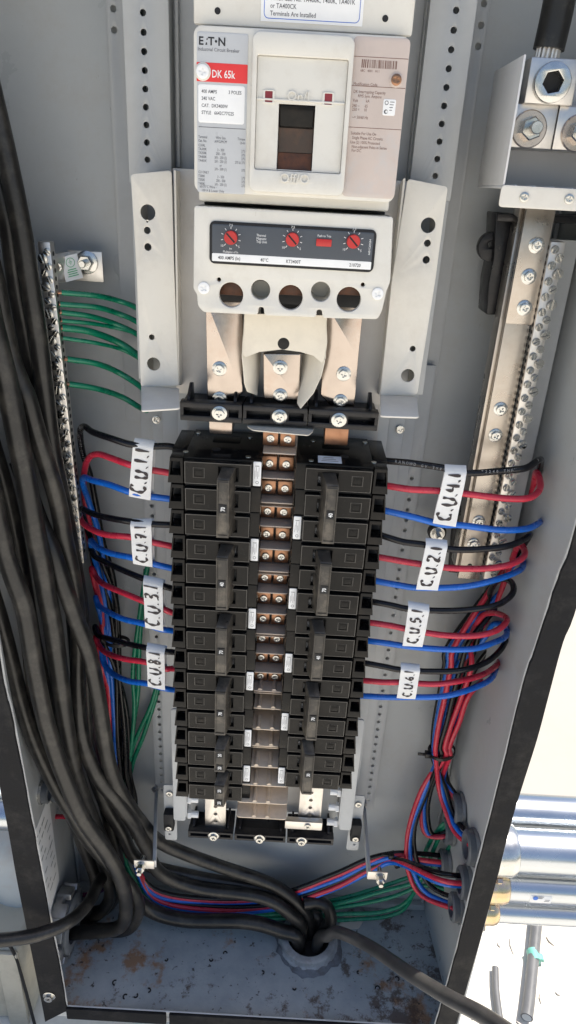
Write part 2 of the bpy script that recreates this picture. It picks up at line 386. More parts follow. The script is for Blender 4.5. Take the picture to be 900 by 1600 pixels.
# ================================================================ ENCLOSURE
XLF, XLB, XRF, XRB, YF, YB, ZB, ZT = -273., -281., 268., 253., -20., 160., -779., 560.
enc = thing('electrical_enclosure', 'grey steel panelboard enclosure standing open with black gasket on its rim', 'enclosure', (0, 70, ZB))
def quadbox(mb, a, b, c_, d, off, bev=0.0):
    a, b, c_, d, off = map(Vector, (a, b, c_, d, off))
    return mb.hull([a, b, b+off, a+off, d, c_, c_+off, d+off], bev)
MB().box(XLB-2, XRB+2, YB, YB+2, ZB-2, ZT+2).build('back_panel', 'grey_paint', enc)
quadbox(MB(), (XLF, YF, ZB), (XLB, YB, ZB), (XLB, YB, ZT), (XLF, YF, ZT), (-2, 0, 0)).build('side_panel', 'grey_paint', enc)
quadbox(MB(), (XRF, YF, ZB), (XRB, YB, ZB), (XRB, YB, ZT), (XRF, YF, ZT), (2, 0, 0)).build('side_panel', 'grey_paint', enc)
o = quadbox(MB(), (XLF, YF, ZB), (XRF, YF, ZB), (XRB, YB, ZB), (XLB, YB, ZB), (0, 0, -2)).build('bottom_panel', 'rusted_floor', enc)
o['label'] = 'rust-stained blue-grey floor of the enclosure'
quadbox(MB(), (XLF, YF, ZT), (XRF, YF, ZT), (XRB, YB, ZT), (XLB, YB, ZT), (0, 0, 2)).build('top_panel', 'grey_paint', enc)
# weld seam lips along the corners of the back
MB().cyl((XRB-3, YB-3, ZB), (XRB-3, YB-3, ZT), 2.2, 8).build('corner_seam', 'grey_paint', enc)
MB().cyl((XLB+3, YB-3, ZB), (XLB+3, YB-3, ZT), 2.2, 8).build('corner_seam', 'grey_paint', enc)
# a low sill at the back of the floor
MB().box(XLB, XRB, YB-10, YB, ZB, ZB+12, 1.5).build('floor_sill', 'grey_paint', enc)
# rims: steel return + foam gasket, outline as it bulges in the photo
def rim(inner, outer, zt_in, zt_out):
    I = [XZ(x, y, YF) for x, y in inner]; O = [XZ(x, y, YF) for x, y in outer]
    I = [(zt_in, ZT), (zt_in, 340), (zt_in, 180)] + I; O = [(zt_out, ZT), (zt_out, 320), (zt_out, 140)] + O
    return I, O
Ri = [(900,820),(870,905),(838,1006),(820,1056),(797,1150),(762,1290),(741,1370),(714,1480),(692,1560),(680,1600),(668,1640)]
Ro = [(905,925),(878,1000),(857,1078),(838,1150),(816,1220),(795,1290),(775,1370),(745,1480),(722,1560),(710,1600),(698,1640)]
Li = [(0,1020),(18,1110),(35.5,1203),(50,1280),(64,1352),(80,1440),(94,1510),(105,1575)]
Lo = [(-12,1150),(0,1217),(15,1295),(28,1370),(44,1450),(58,1520),(66,1560),(72,1592)]
for nm, inn, out, zi, zo in (('r', Ri, Ro, 259, 277), ('l', Li, Lo, -256, -280)):
    I, O = rim(inn, out, zi, zo)
    mb = MB(); th = 5.0
    pi = catmull([Vector((x, 0, z)) for x, z in I], 5); po = catmull([Vector((x, 0, z)) for x, z in O], 5)
    jit = [random.uniform(-.5, .5) for _ in pi]
    mb.rings([[(a.x + j, YF-3.6, a.z), (b.x, YF-3.6, b.z), (b.x, YF, b.z), (a.x + j, YF, a.z)] for a, b, j in zip(pi, po, jit)])
    gk = mb.build('gasket', 'gasket', enc, angle=60)
    s_ = -1 if nm == 'l' else 1
    mb = MB(); mb.rings([[(a.x - s_*0.8, YF+0.1, a.z), (b.x + s_*1, YF+0.1, b.z), (b.x + s_*1, YF+2, b.z), (a.x - s_*0.8, YF+2, a.z)] for a, b in zip(pi, po)])
    mb.build('rim', 'bare_edge', enc)
zlip0, zlip1 = -791, -768
MB().box(XLF+8, XRF-8, YF, YF+2, zlip0, zlip1-.5, .4).build('rim', 'bare_edge', enc)
for a, b in ((-243, -112), (-108, 236)):
    MB().box(a, b, YF-4, YF, zlip0+1, zlip1, 1.2).build('gasket', 'gasket', enc)
screw('hex', *P(77, 1556, YF-4), enc, 'zinc', 1.15)
# dents and chips: small spare screws on back wall
p = P(672, 820, YB); 
mb = MB(); plate_bm(mb, circle(*XZ(648, 826, YB), 15, 28), [], YB-1.2, YB, .5); mb.build('knockout', 'grey_paint', enc)
mb = MB(); plate_bm(mb, circle(*XZ(197, 415, YB), 13, 28), [], YB-1.2, YB, .5); mb.build('knockout', 'grey_paint', enc)

# ---- white printed sticker on the left wall, low down
def on_left(px, py):
    best = None
    for k in range(0, 61):
        Y = YF + (YB-YF)*k/60; p = P(px, py, Y); xw = XLF + (XLB-XLF)*(Y-YF)/(YB-YF)
        if best is None or abs(p.x-xw) < best[0]: best = (abs(p.x-xw), p)
    return best[1]
def on_right(px, py):
    best = None
    for k in range(0, 181):
        Y = YF + (YB-YF)*k/180; p = P(px, py, Y); xw = XRF + (XRB-XRF)*(Y-YF)/(YB-YF)
        if best is None or abs(p.x-xw) < best[0]: best = (abs(p.x-xw), p)
    return best[1]
stk = thing('warning_label', 'white printed warning sheet on the left inner wall near the bottom', 'label', (XLF, 50, -560))
sx_ = lambda Y: XLF + (XLB-XLF)*(Y-YF)/(YB-YF) + 0.6
def lq(y0, y1, z0, z1, off): 
    return [(sx_(y0)+off, y0, z0), (sx_(y1)+off, y1, z0), (sx_(y1)+off, y1, z0), (sx_(y0)+off, y0, z0), (sx_(y0)+off, y0, z1), (sx_(y1)+off, y1, z1), (sx_(y1)+off, y1, z1), (sx_(y0)+off, y0, z1)]
quadbox(MB(), (sx_(8), 8, -668), (sx_(86), 86, -668), (sx_(86), 86, -508), (sx_(8), 8, -508), (-.4, 0, 0)).build('sheet', 'paper', stk)
mb = MB()
rnd = random.Random(3)
for k in range(9):
    z = -520 - k*15
    y = 16
    while y < 76:
        L = rnd.uniform(4, 14)
        if rnd.random() < .8: quadbox(mb, (sx_(y)+.35, y, z-rnd.uniform(1.5, 5)), (sx_(y+L)+.35, min(y+L, 80), z-2), (sx_(y+L)+.35, min(y+L, 80), z), (sx_(y)+.35, y, z), (-.1, 0, 0))
        y += L + rnd.uniform(2, 5)
mb.build('print', 'print_grey', stk)

# ================================================================ RAILS, PAN AND BRACKETS
for s_ in (-1, 1):
    side = 'left' if s_ < 0 else 'right'
    cx = -121.3 if s_ < 0 else 114.0; hw = 17.8
    r = thing('mounting_rail', 'grey perforated steel rail %s of the main breaker, upper length' % side, 'rail', (cx, 120, 215), 'perforated rails beside the main breaker')
    hx = -123.4 if s_ < 0 else 116.5
    mb = MB(); plate_bm(mb, [(cx-hw, 214), (cx+hw, 214), (cx+hw, 600), (cx-hw, 600)], [circle(hx, 232.3+12.7*k, 2.35, 14) for k in range(29)], 82, 83.6, .5)
    mb.build('web', 'rail_paint', r)
    MB().box(cx-hw, cx-hw+1.6, 83.8, 150, 214, 600).build('side_flange', 'rail_paint', r)
    MB().box(cx+hw-1.6, cx+hw, 83.8, 150, 214, 600).build('side_flange', 'rail_paint', r)
    x0, x1 = (cx-hw-30, cx-hw-.2) if s_ < 0 else (cx+hw+.2, cx+hw+24)
    fx = -163 if s_ < 0 else 150.5
    mb = MB(); plate_bm(mb, [(x0, -20), (x1, -20), (x1, 600), (x0, 600)], [circle(fx, (332 if s_ < 0 else 335)+15.2*k, 2.7, 14) for k in range(8)], 152, 153.6, .4)
    mb.build('foot_flange', 'rail_paint', r)
    MB().box(cx-hw+1, cx+hw-1, 82.4, 84, 46, 213.6, .3).build('lower_web', 'rail_paint', r)
    # lower length
    r = thing('chassis_rail', 'grey stepped chassis rail with a row of small holes %s of the breakers' % side, 'rail', (s_*130, 140, -545), 'stepped rails beside the breaker columns')
    mb = MB(); plate_bm(mb, [(s_*134, -565), (s_*152, -565), (s_*152, 60), (s_*134, 60)], [circle(s_*143, -560+12.7*k, 2.2, 12) for k in range(1, 40)], 144, 145.4, .4)
    mb.build('hole_flange', 'rail_paint', r)
    MB().box(s_*134, s_*132.5, 122, 144, -560, 60).build('step', 'rail_paint', r)
    MB().box(s_*120, s_*134, 120.5, 122, -560, 60, .4).build('web', 'rail_paint', r)
    MB().box(s_*119, s_*120.2, 104, 122, -540, 60).build('step', 'rail_paint', r)
    MB().box(s_*104, s_*120.4, 102.5, 104, -540, 60, .4).build('web', 'rail_paint', r)
    MB().box(s_*86, s_*104, 96, 97.5, -520, 60, .4).build('web', 'rail_paint', r)
    mb = MB(); 
    px, py = ((245, 655) if s_ < 0 else (625, 670))
    screw('pan', *P(px, py, 101.5), r, 'zinc')
    # pale end plate with nylon bolts
    e = thing('end_plate', 'pale grey end plate at the bottom %s of the breaker columns' % side, 'plate', (s_*104, 70, -500), 'end plates of the chassis')
    mb = MB(); plate_bm(mb, rpoly([(s_*96, -330), (s_*111, -330), (s_*111, -508), (s_*96, -508)], 4), [], 58, 60, .5); mb.build('plate', 'rail_paint', e)
    MB().box(s_*94.4, s_*96, 58, 100, -500, -330).build('fold', 'rail_paint', e)
    mb = MB(); plate_bm(mb, rpoly([(s_*112, -476), (s_*128, -476), (s_*128, -575), (s_*112, -575)], 4), [circle(s_*122, -553, 1.6, 10), circle(s_*122, -564, 1.6, 10)], 84, 86, .5); mb.build('foot', 'rail_paint', e)
    MB().box(s_*114, s_*127, 72, 84, -545, -515, 2).build('spacer_block', 'deep_black', e)
    screw('pan', s_*120.5, 72, -538, e); screw('pan', s_*120.5, 84, -490, e)
    for k in range(3):
        zz = -452 - k*26
        mb = MB(); mb.lathe((s_*94, 66, zz), (-s_, 0, 0), [(0, 6), (4, 6)], 6); mb.lathe((s_*90, 66, zz), (-s_, 0, 0), [(0, 4.2), (9, 4.2)], 10)
        mb.build('nylon_bolt', 'paper', e)

pan = thing('mounting_pan', 'beige steel mounting pan behind the main breaker', 'plate', (0, 62, 40))
MB().box(-99, 96, 62, 64, 40, 227, .4).build('lower_sheet', 'pan_paint', pan)
MB().box(-104, 97, 104, 106, 227, 600).build('upper_sheet', 'rail_paint', pan)
MB().box(-99, 96, 64, 106, 225.5, 227).build('fold', 'pan_paint', pan)
for xx in (-101.5, 95): MB().box(xx, xx+3, 96, 104, 228, 600, 1).build('stiffener', 'rail_paint', pan)

for s_ in (-1, 1):
    side = 'left' if s_ < 0 else 'right'
    br = thing('support_bracket', 'beige folded steel bracket with punched holes %s of the trip unit' % side, 'bracket', (s_*108, 40, 50), 'beige brackets beside the trip unit')
    if s_ < 0:
        poly = [(204,272),(268,266),(272,420),(279,603),(220,605),(213,420)]
        hs = [(231,332,6),(230,346,.8),(230,360,2.7),(231,386,2.9),(237,527,2.4),(240,569,5.8)]
        fl = [(220,605),(279,603),(281,640),(221,644)]
    else:
        poly = [(637,279),(700,292),(680,440),(652,617),(594,618),(612,440)]
        hs = [(669,352,5.8),(668,380,2.7),(666,406,2.9),(645,545,2.4),(637,587,5.8)]
        fl = [(594,618),(652,617),(654,654),(594,652)]
    Yb_ = 42
    mb = MB(); plate_bm(mb, rpoly([XZ(x, y, Yb_) for x, y in poly], 3), [circle(*XZ(x, y, Yb_), r_, 22) for x, y, r_ in hs], Yb_, Yb_+1.8, .5)
    mb.build('plate', 'beige_paint', br)
    a = P(*fl[0], Yb_); b = P(*fl[1], Yb_)
    c_ = PZ(*fl[2], (a.z+b.z)/2-2); d = PZ(*fl[3], (a.z+b.z)/2-2)
    poly = rpoly([(a.x, Yb_+1.5), (b.x, Yb_+1.5), (c_.x, c_.y), (d.x, d.y)], 3)
    mb = MB(); mb.prism(poly, (a.z+b.z)/2-2.2, (a.z+b.z)/2-.6, 'z', .4); mb.build('bottom_flange', 'beige_paint', br)
    e1 = P(*( (268,266) if s_ < 0 else (637,279)), Yb_); e2 = P(*((279,603) if s_ < 0 else (594,618)), Yb_)
    xin = (e1.x+e2.x)/2
    f1 = P(*((205,272) if s_ < 0 else (700,292)), Yb_); f2 = P(*((220,605) if s_ < 0 else (652,617)), Yb_)
    quadbox(MB(), (f2.x+(-s_)*2.5, Yb_+1.9, f2.z), (f2.x+(-s_)*2.5, 82, f2.z), (f1.x+(-s_)*2.5, 82, f1.z-2), (f1.x+(-s_)*2.5, Yb_+1.9, f1.z-2), (-s_*1.2, 0, 0)).build('outer_fold', 'beige_paint', br)
    quadbox(MB(), (xin - (-s_)*-.2, Yb_+1.9, e2.z), (xin, 62, e2.z-4), (xin, 62, 225), (xin, Yb_+1.9, e1.z), (-s_*1.6, 0, 0)).build('inner_fold', 'beige_paint', br)

# ================================================================ MAIN BREAKER
YM = -25.0
mbk = thing('main_breaker', 'cream moulded main circuit breaker with red DK 65k label', 'circuit breaker', (1.5, 20, 131))
BX0, BX1 = -69.5, 72.5
mb = MB(); mb.box(BX0+2, BX1-2, -14, 60, 206, 430, 2); mb.build('case', 'cream_plastic', mbk)
mb = MB(); mb.box(BX0-.5, BX1+1, -17.5, -13.5, 312.5, 430, 1.5); mb.build('terminal_cover', 'cream_plastic', mbk)
for px, py in ((340, 17), (602, 29)):
    p = P(px, py, -17.6); mb = MB(); mb.lathe(p, (0, -1, 0), [(0, 2), (.15, 2)], 16); mb.build('cover_hole', 'deep_black', mbk)
cover_pts = [XZ(x, y, YM) for x, y in ((302,39),(641,54),(616,316),(306,303))]
cx0, cx1, cz0, cz1 = -69, 72.2, 212.4, 311
handle_hole = [XZ(436,166,YM)[0], XZ(494,166,YM)[0]]
hz1 = XZ(465,164,YM)[1]; hz0 = XZ(463,266,YM)[1]
mb = MB(); plate_bm(mb, rrect(cx0, cx1, cz0, cz1, 5.5, 5), [[(-11.5, hz0-1), (13.0, hz0-1), (13.0, hz1+1), (-11.5, hz1+1)]], YM, -13.6, 1.0); mb.build('cover', 'cream_plastic', mbk)
def panel(x0, x1, z0, z1, r, m, name='label_panel', th=.35, y=YM):
    mb = MB(); plate_bm(mb, rrect(x0, x1, z0, z1, r, 4), [], y-th, y+.2, .08); return mb.build(name, m, mbk)
lx0, lx1 = XZ(308,150,YM)[0], XZ(386,150,YM)[0]
lz1, lz0 = XZ(346,51,YM)[1], XZ(346,302,YM)[1]
panel(lx0, lx1, lz0, lz1, 1.5, 'grey_label')
rx0, rx1 = XZ(545,150,YM)[0], XZ(632,150,YM)[0]
rx0 = XZ(546,180,YM)[0]; rx1 = XZ(626,180,YM)[0]
rz1, rz0 = XZ(592,58,YM)[1], XZ(576,309,YM)[1]
panel(rx0-1, rx1+1.5, rz0, rz1, 3, 'sheen_label')
# raised centre frame round the handle
fx0, fx1 = XZ(392,180,YM-4)[0], XZ(546,180,YM-4)[0]
fz1, fz0 = XZ(470,52,YM-4)[1], XZ(466,303,YM-4)[1]
mb = MB(); plate_bm(mb, rrect(fx0, fx1, fz0, fz1, 5, 5), [rrect(fx0+3.2, fx1-3.2, fz0+14, fz1-13, 1.2, 3)], YM-4.5, YM, .9); mb.build('centre_frame', 'cream_plastic', mbk)
mb = MB(); plate_bm(mb, rrect(fx0+3.4, fx1-3.4, fz0+14.2, fz1-13.2, 1, 3), [[(-11.5, hz0), (13, hz0), (13, hz1), (-11.5, hz1)]], YM-2.2, YM+.4, .3); mb.build('escutcheon', 'cream_plastic', mbk)
mzu = XZ(466,160,YM-2.2)[1]
MB().box(fx0+3.6, fx1-3.6, YM-3.4, YM-2, mzu+.2, mzu+1.4, .4).build('ridge', 'cream_plastic', mbk)
# handle well; its browns mix dirt with painted reflections
MB().box(-11.4, 12.9, YM+9, YM+10.5, hz0-1, hz1+1).build('handle_well', 'toggle_brown', mbk)
tog = MB().hull([(-10.6, YM+1, hz1-13), (12.1, YM+1, hz1-13), (12.1, YM+8.5, hz1-15), (-10.6, YM+8.5, hz1-15), (-10.6, YM-1.5, hz1-.5), (12.1, YM-1.5, hz1-.5), (12.1, YM+8.5, hz1-.2), (-10.6, YM+8.5, hz1-.2)], .6).build('toggle_handle', 'black_plastic', mbk)
MB().hull([(-10.9, YM+5.5, hz0+11), (12.4, YM+5.5, hz0+11), (12.4, YM+9, hz0+11), (-10.9, YM+9, hz0+11), (-10.9, YM+4, hz1-13.6), (12.4, YM+4, hz1-13.6), (12.4, YM+9, hz1-13.6), (-10.9, YM+9, hz1-13.6)]).build('handle_shutter', 'toggle_dark', mbk)
MB().hull([(-10.9, YM+2.5, hz0-.5), (12.4, YM+2.5, hz0-.5), (12.4, YM+9, hz0-.5), (-10.9, YM+9, hz0-.5), (-10.9, YM+5, hz0+10.6), (12.4, YM+5, hz0+10.6), (12.4, YM+9, hz0+10.6), (-10.9, YM+9, hz0+10.6)]).build('handle_shutter', 'toggle_brown', mbk)
for px, py in ((420, 151), (513, 155)):
    x, z = XZ(px, py, YM-2.2)
    mb = MB(); plate_bm(mb, rrect(x-4, x+4, z-4, z+4, 1, 2), [rrect(x-2.5, x+2.5, z-3.2, z+3.2, .4, 2)], YM-3.2, YM-2, .3); mb.build('indicator_bezel', 'cream_plastic', mbk)
    MB().box(x-2.5, x+2.5, YM-2.6, YM-2, z-3.2, z+3.2).build('trip_indicator', 'dark_red', mbk)
mb = MB(); text_bm(mb, 'On/I', *XZ(466,158,YM-2.2), 8.4, YM-2.6, 'CENTER', depth=.8); mb.build('embossed_lettering', 'cream_plastic', mbk)
mb = MB(); text_bm(mb, 'Off/O', *XZ(460,286,YM-4.5), 8.6, YM-4.9, 'CENTER', depth=.8); mb.build('embossed_lettering', 'cream_plastic', mbk)
# printed labels
TL = YM-.42
mb = MB()
x, z = XZ(308,66,YM); 
text_bm(mb, 'E', x+.9, z-1.2, 6.4, TL, sx=1.05, bold=.16); text_bm(mb, 'T', x+7.2, z-1.2, 6.4, TL, sx=1.05, bold=.16); text_bm(mb, 'N', x+13.6, z-1.2, 6.4, TL, sx=1.05, bold=.16)
mb.prism([(x+5.4, z-1.2), (x+6.7, z-1.2), (x+6.5, z+.2), (x+5.9, z+.2)], TL-.03, TL+.03); mb.prism([(x+6.0, z+1.6), (x+7.0, z+1.6), (x+6.9, z+2.6), (x+6.4, z+2.6)], TL-.03, TL+.03); mb.prism(circle(x+12.4, z+1.0, .8, 10), TL-.03, TL+.03)
mb.build('logo', 'ink', mbk)
mb = MB()
text_bm(mb, 'Industrial Circuit Breaker', *XZ(309,79,YM), 2.9, TL, sx=.92)
z = XZ(310,198,YM)[1]; mb.box(lx0+1, lx1-.4, TL-.03, TL+.03, z-.15, z+.2)
rows = [('Terminal','Wire Size','Torque',213),('Cat. No.','AWG/MCM','Lb-In',219),('CU/AL','','',226),('TA300K','3 - 350','275',232),('TA350K','250 - 500','375',238),('TA400K','3/0 - 250 (2)','275',244),('TA401K','2/0 - 250 (2)','275 & 375',250),('','or','',256),('','2/0 - 500 (1)','375',262),('CU ONLY','','',268),('T300K','3 - 350','275',274),('T350K','250 - 500','375',280),('T400K','3/0 - 250 (2)','275',286)]
for a, b, c_, py in rows:
    z = XZ(310, py, YM)[1]-1
    for t_, px, al in ((a, 310, 'LEFT'), (b, 345, 'CENTER'), (c_, 383, 'RIGHT')):
        if t_: text_bm(mb, t_, XZ(px, py, YM)[0], z, 2.35, TL, al, sx=.72)
text_bm(mb, '60/75°C Wire -', *XZ(312,293,YM), 2.35, TL, sx=.8); text_bm(mb, '100 A & Lower Only', *XZ(315,299,YM), 2.35, TL, sx=.8)
mb.build('lettering', 'ink_grey', mbk)
za, zb_ = XZ(346,99,YM)[1], XZ(346,129,YM)[1]
panel(lx0-.2, lx1, zb_, za, .3, 'red_label', th=.5)
x, z = XZ(317,112,YM)
mb = MB(); plate_bm(mb, circle(x, z, 5.4, 24), [], YM-.9, YM, .3); mb.build('screw_boss', 'cream_plastic', mbk)
screw('pan_l', x, YM-.9, z, mbk, 'paper', .75)
mb = MB(); text_bm(mb, 'DK 65k', *XZ(331,121,YM), 6.2, YM-.56, sx=.78, bold=.08); mb.build('lettering', 'ink_white', mbk)
za, zb_ = XZ(346,133,YM)[1], XZ(346,193,YM)[1]
panel(lx0+.8, lx1-1.5, zb_, za, 1.5, 'paper', 'rating_sticker', th=.5)
mb = MB()
for t_, px, py in (('400 AMPS',315,143),('3 POLES',357,145),('240 VAC',315,154),('CAT.  DK3400W',315,165),('STYLE   6642C77G25',315,176)):
    text_bm(mb, t_, *XZ(px, py+2, YM), 2.9, YM-.56, sx=.85, bold=.03)
mb.build('lettering', 'ink_grey', mbk)
# right label
mb = MB()
for py in (90, 136, 201):
    z = XZ(590, py, YM)[1]; mb.box(rx0-.8, rx1+1.2, TL-.03, TL+.03, z-.15, z+.18)
text_bm(mb, 'Modification Code', *XZ(552,133,YM), 2.5, TL, sx=.85)
for t_, px, py in (('DK Interrupting Capacity',552,145),('RMS Sym. Ampere',559,152),('Volt         kA',551,159),('240 ~      65',550,167),('250 =     10',550,173),('~= 50/60 Hz',550,185),('Suitable For Use On',548,210),('Single Phase AC Circuits.',550,217),('Use (2) 100% Protected',547,224),('Non-adjacent Poles in Series',549,231),('For DC.',549,237)):
    text_bm(mb, t_, *XZ(px, py, YM), 2.55, TL, sx=.82)
text_bm(mb, '68C   4001   H11', *XZ(563,112,YM), 2.0, TL, sx=.9)
mb.build('lettering', 'ink_brown', mbk)
mb = MB(); x = XZ(565,100,YM)[0]; x1_ = XZ(620,100,YM)[0]; z1_ = XZ(590,94,YM)[1]; z0_ = XZ(590,107,YM)[1]
rb = random.Random(5)
while x < x1_:
    wd = rb.choice((.25, .4, .7)); mb.box(x, x+wd, TL-.03, TL+.03, z0_, z1_); x += wd + rb.choice((.3, .45, .7))
mb.build('barcode', 'ink_brown', mbk)
x, z = XZ(619,125,YM)
mb = MB(); plate_bm(mb, circle(x, z, 4.6, 24), [], YM-.8, YM, .3); mb.build('screw_boss', 'sheen_label', mbk)
screw('pan_l', x, YM-.8, z, mbk, 'copper', .62)
x, z = XZ(608,168,YM)
mb = MB(); plate_bm(mb, rrect(x-4.2, x+4.2, z-4.8, z+4.8, 1, 3), [], YM-.55, YM, .05); mb.build('listing_sticker', 'paper', mbk)
mb = MB(); plate_bm(mb, circle(x-2, z+2.6, 1.3, 14), [circle(x-2, z+2.6, .9, 14)], YM-.65, YM-.58); plate_bm(mb, circle(x-2, z-2.6, 1.3, 14), [circle(x-1.6, z-2.6, .8, 14)], YM-.65, YM-.58)
for k in range(4): mb.box(x+.2, x+3.2-.4*k, YM-.64, YM-.58, z+3-k*1.6, z+3.4-k*1.6)
mb.build('lettering', 'ink_grey', mbk)
# sticker across the top
sk = thing('terminal_sticker', 'white sticker with blue outline on the cover above the main breaker', 'sticker', (5, -18, 320))
a = XZ(407, 36, -18); b = XZ(566, 39, -18)
zb_ = (a[1]+b[1])/2
MB().box(a[0], b[0], -18.3, -17.7, zb_, zb_+60, .1).build('sheet', 'paper', sk)
mb = MB(); plate_bm(mb, rrect(a[0]+2, b[0]-2, zb_+1.6, zb_+58, 3, 4), [rrect(a[0]+2.4, b[0]-2.4, zb_+2, zb_+57.6, 2.7, 4)], -18.45, -18.32); mb.build('outline', 'ink_blue', sk)
mb = MB()
for t_, k in (('Terminals Are Installed', 0), ('or TA400CK', 1), ('When Cat. No. TA400K, T400K, TA401K', 2)):
    text_bm(mb, t_, a[0]+6, zb_+3.4+k*4.1, 3.7, -18.4, sx=.86, bold=.02)
mb.build('lettering', 'ink_grey', sk)

# ---- trip unit
YT = -22.0
tu = thing('trip_unit', 'cream trip unit with black nameplate and three red dials below the main breaker', 'trip unit', (1.5, 20, 131))
tp = [(303,322),(616,336),(610,440),(604,455),(597,486),(590,499),(504,497),(503,484),(495,484),(494,496),(413,493),(412,480),(404,480),(403,492),(318,488),(309,478),(308,460),(302,452)]
tout = [XZ(x, y, YT) for x, y in tp]
tout[0] = (-69.6, 203.2); tout[1] = (73.4, 203.2)
holes = [circle(*XZ(x, y, YT), r_, 26) for x, y, r_ in ((361,461,9.1),(407,453,7.2),(454,465,9.1),(501,456,7.2),(545,468,9.1),(342,437,1.5),(567,445,1.5))]
mb = MB(); plate_bm(mb, rpoly(tout, 2.2, 3), holes, YT, YT+6, .9); mb.build('cover', 'cream_plastic', tu)
mb = MB(); mb.box(-66, 70, YT+28, 60, 134, 205); mb.build('case', 'deep_black', tu)
for xa, xb in ((-68.6, -66), (70, 72.4)): MB().box(xa, xb, YT+6.2, 58, 136, 203).build('case_side', 'cream_plastic', tu)
MB().box(-68, 72, YT+6.2, YT+30, 170, 203).build('case_block', 'cream_plastic', tu)
for px in (407, 501):
    c0 = P(px, 454, YT+6)
    mb = MB(); n = 24
    mb.rings([[(c0.x+7.3*math.cos(2*math.pi*i/n), YT+6.1, c0.z+7.3*math.sin(2*math.pi*i/n)) for i in range(n)], [(c0.x+7*math.cos(2*math.pi*i/n), YT+24, c0.z+7*math.sin(2*math.pi*i/n)) for i in range(n)]], cap=False)
    mb.lathe((c0.x, YT+24, c0.z), (0, 1, 0), [(0, 7.1), (1, 7.1)], n); mb.build('screw_tunnel', 'cream_plastic', tu)
for px in (361, 454, 545):
    c0 = P(px, 464, YT+10)
    MB().box(c0.x-10, c0.x+10, YT+12, YT+27, c0.z+1.0, c0.z+12, .8).build('lug', 'toggle_brown', tu)  # copper lug, the shade in its hole put into a darker brown
for px, py in ((318.5, 450), (590, 459)): screw('pan_l', *P(px, py, YT), tu, 'paper', .78)
MB().box(-22, 17, 28, 60, P(440,551,30).z, 133.5, 1).build('dark_hole_filler', 'deep_black', tu)  # added black block, makes the hole in the insulating sheet look dark
# nameplate
n0 = XZ(327,347,YT); n1 = XZ(592,357,YT); n2 = XZ(586,424,YT); n3 = XZ(327,413,YT)
nx0, nx1, nz1, nz0 = n0[0]+.3, n1[0]-1.2, (n0[1]+n1[1])/2, (n2[1]+n3[1])/2
mb = MB(); plate_bm(mb, rrect(nx0, nx1, nz0, nz1, 4, 5), [], YT-1.4, YT+.3, .5); npl = mb.build('nameplate', 'deep_black', tu)
mb = MB(); plate_bm(mb, rrect(nx0+2, nx1-2, nz0+7.5, nz1-2, 1.2, 3), [], YT-1.55, YT-1.3, .05); mb.build('dark_panel', 'slate', tu)
mb = MB(); plate_bm(mb, rrect(nx0+2, nx1-2, nz0+1.9, nz0+7.4, .6, 3), [], YT-1.6, YT-1.3, .05); mb.build('white_strip', 'paper', tu)
mb = MB()
for t_, px in (('400 AMPS (In)', 341), ('40°C', 407), ('KT3400T', 447), ('210720', 546)):
    text_bm(mb, t_, XZ(px, 407, YT)[0], nz0+3.4, 3.3, YT-1.66, sx=.85, bold=.03)
mb.build('lettering', 'ink', tu)
mb = MB(); ty = YT-1.62
for px, py in ((361,371),(457,374),(552,377)):
    x, z = XZ(px, py, YT)
    d = MB(); d.lathe((x, YT-1.5, z), (0, -1, 0), [(0, 4.9), (2.4, 4.7), (2.7, 4.4)], 24); d.build('dial', 'red_plastic', tu)
    a_ = rad(45); dx, dz = math.cos(a_)*4.2, -math.sin(a_)*4.2; nx_, nz_ = -dz*.14, dx*.14
    MB().prism([(x-dx-nx_, z-dz-nz_), (x+dx-nx_, z+dz-nz_), (x+dx+nx_, z+dz+nz_), (x-dx+nx_, z-dz+nz_)], YT-4.3, YT-4.15).build('dial_slot', 'deep_black', tu)
    for k in range(9):
        t_ = rad(-50 + k*35); a1, b1 = 5.8, 7.4
        ex = [(x+math.cos(t_)*a1, z+math.sin(t_)*a1), (x+math.cos(t_)*b1, z+math.sin(t_)*b1)]
        px_, pz_ = -math.sin(t_)*.22, math.cos(t_)*.22
        mb.prism([(ex[0][0]-px_, ex[0][1]-pz_), (ex[1][0]-px_, ex[1][1]-pz_), (ex[1][0]+px_, ex[1][1]+pz_), (ex[0][0]+px_, ex[0][1]+pz_)], ty-.02, ty+.02)
    text_bm(mb, '7.5', x, z+7.6, 2.3, ty, 'CENTER'); text_bm(mb, '10', x-6.4, z-6.6, 2.3, ty, 'CENTER'); text_bm(mb, '5', x+6, z-6.8, 2.3, ty, 'CENTER')
x, z = XZ(361,371,YT); text_bm(mb, 'Im', x, z-8.2, 2.0, ty, 'CENTER'); text_bm(mb, 'Multiplus of In', x, z-10.6, 2.3, ty, 'CENTER', sx=.85)
x, z = XZ(401,369,YT)
for k, t_ in enumerate(('Thermal', 'Magnetic', 'Trip Unit')): text_bm(mb, t_, x, z-2.2*k, 2.4, ty, 'LEFT', sx=.85)
x, z = XZ(506,379,YT); text_bm(mb, 'Push to Trip', x, z+3.8, 2.3, ty, 'CENTER', sx=.85)
text_bm(mb, '6601C60G84', nx1-3.6, nz0+12, 2.0, ty, rot=-math.pi/2)
mb.build('lettering', 'ink_white', tu)
MB().box(x-5.6, x+5.6, YT-2.6, YT-1.4, z-2.5, z+2.5, .4).build('trip_button', 'red_plastic', tu)

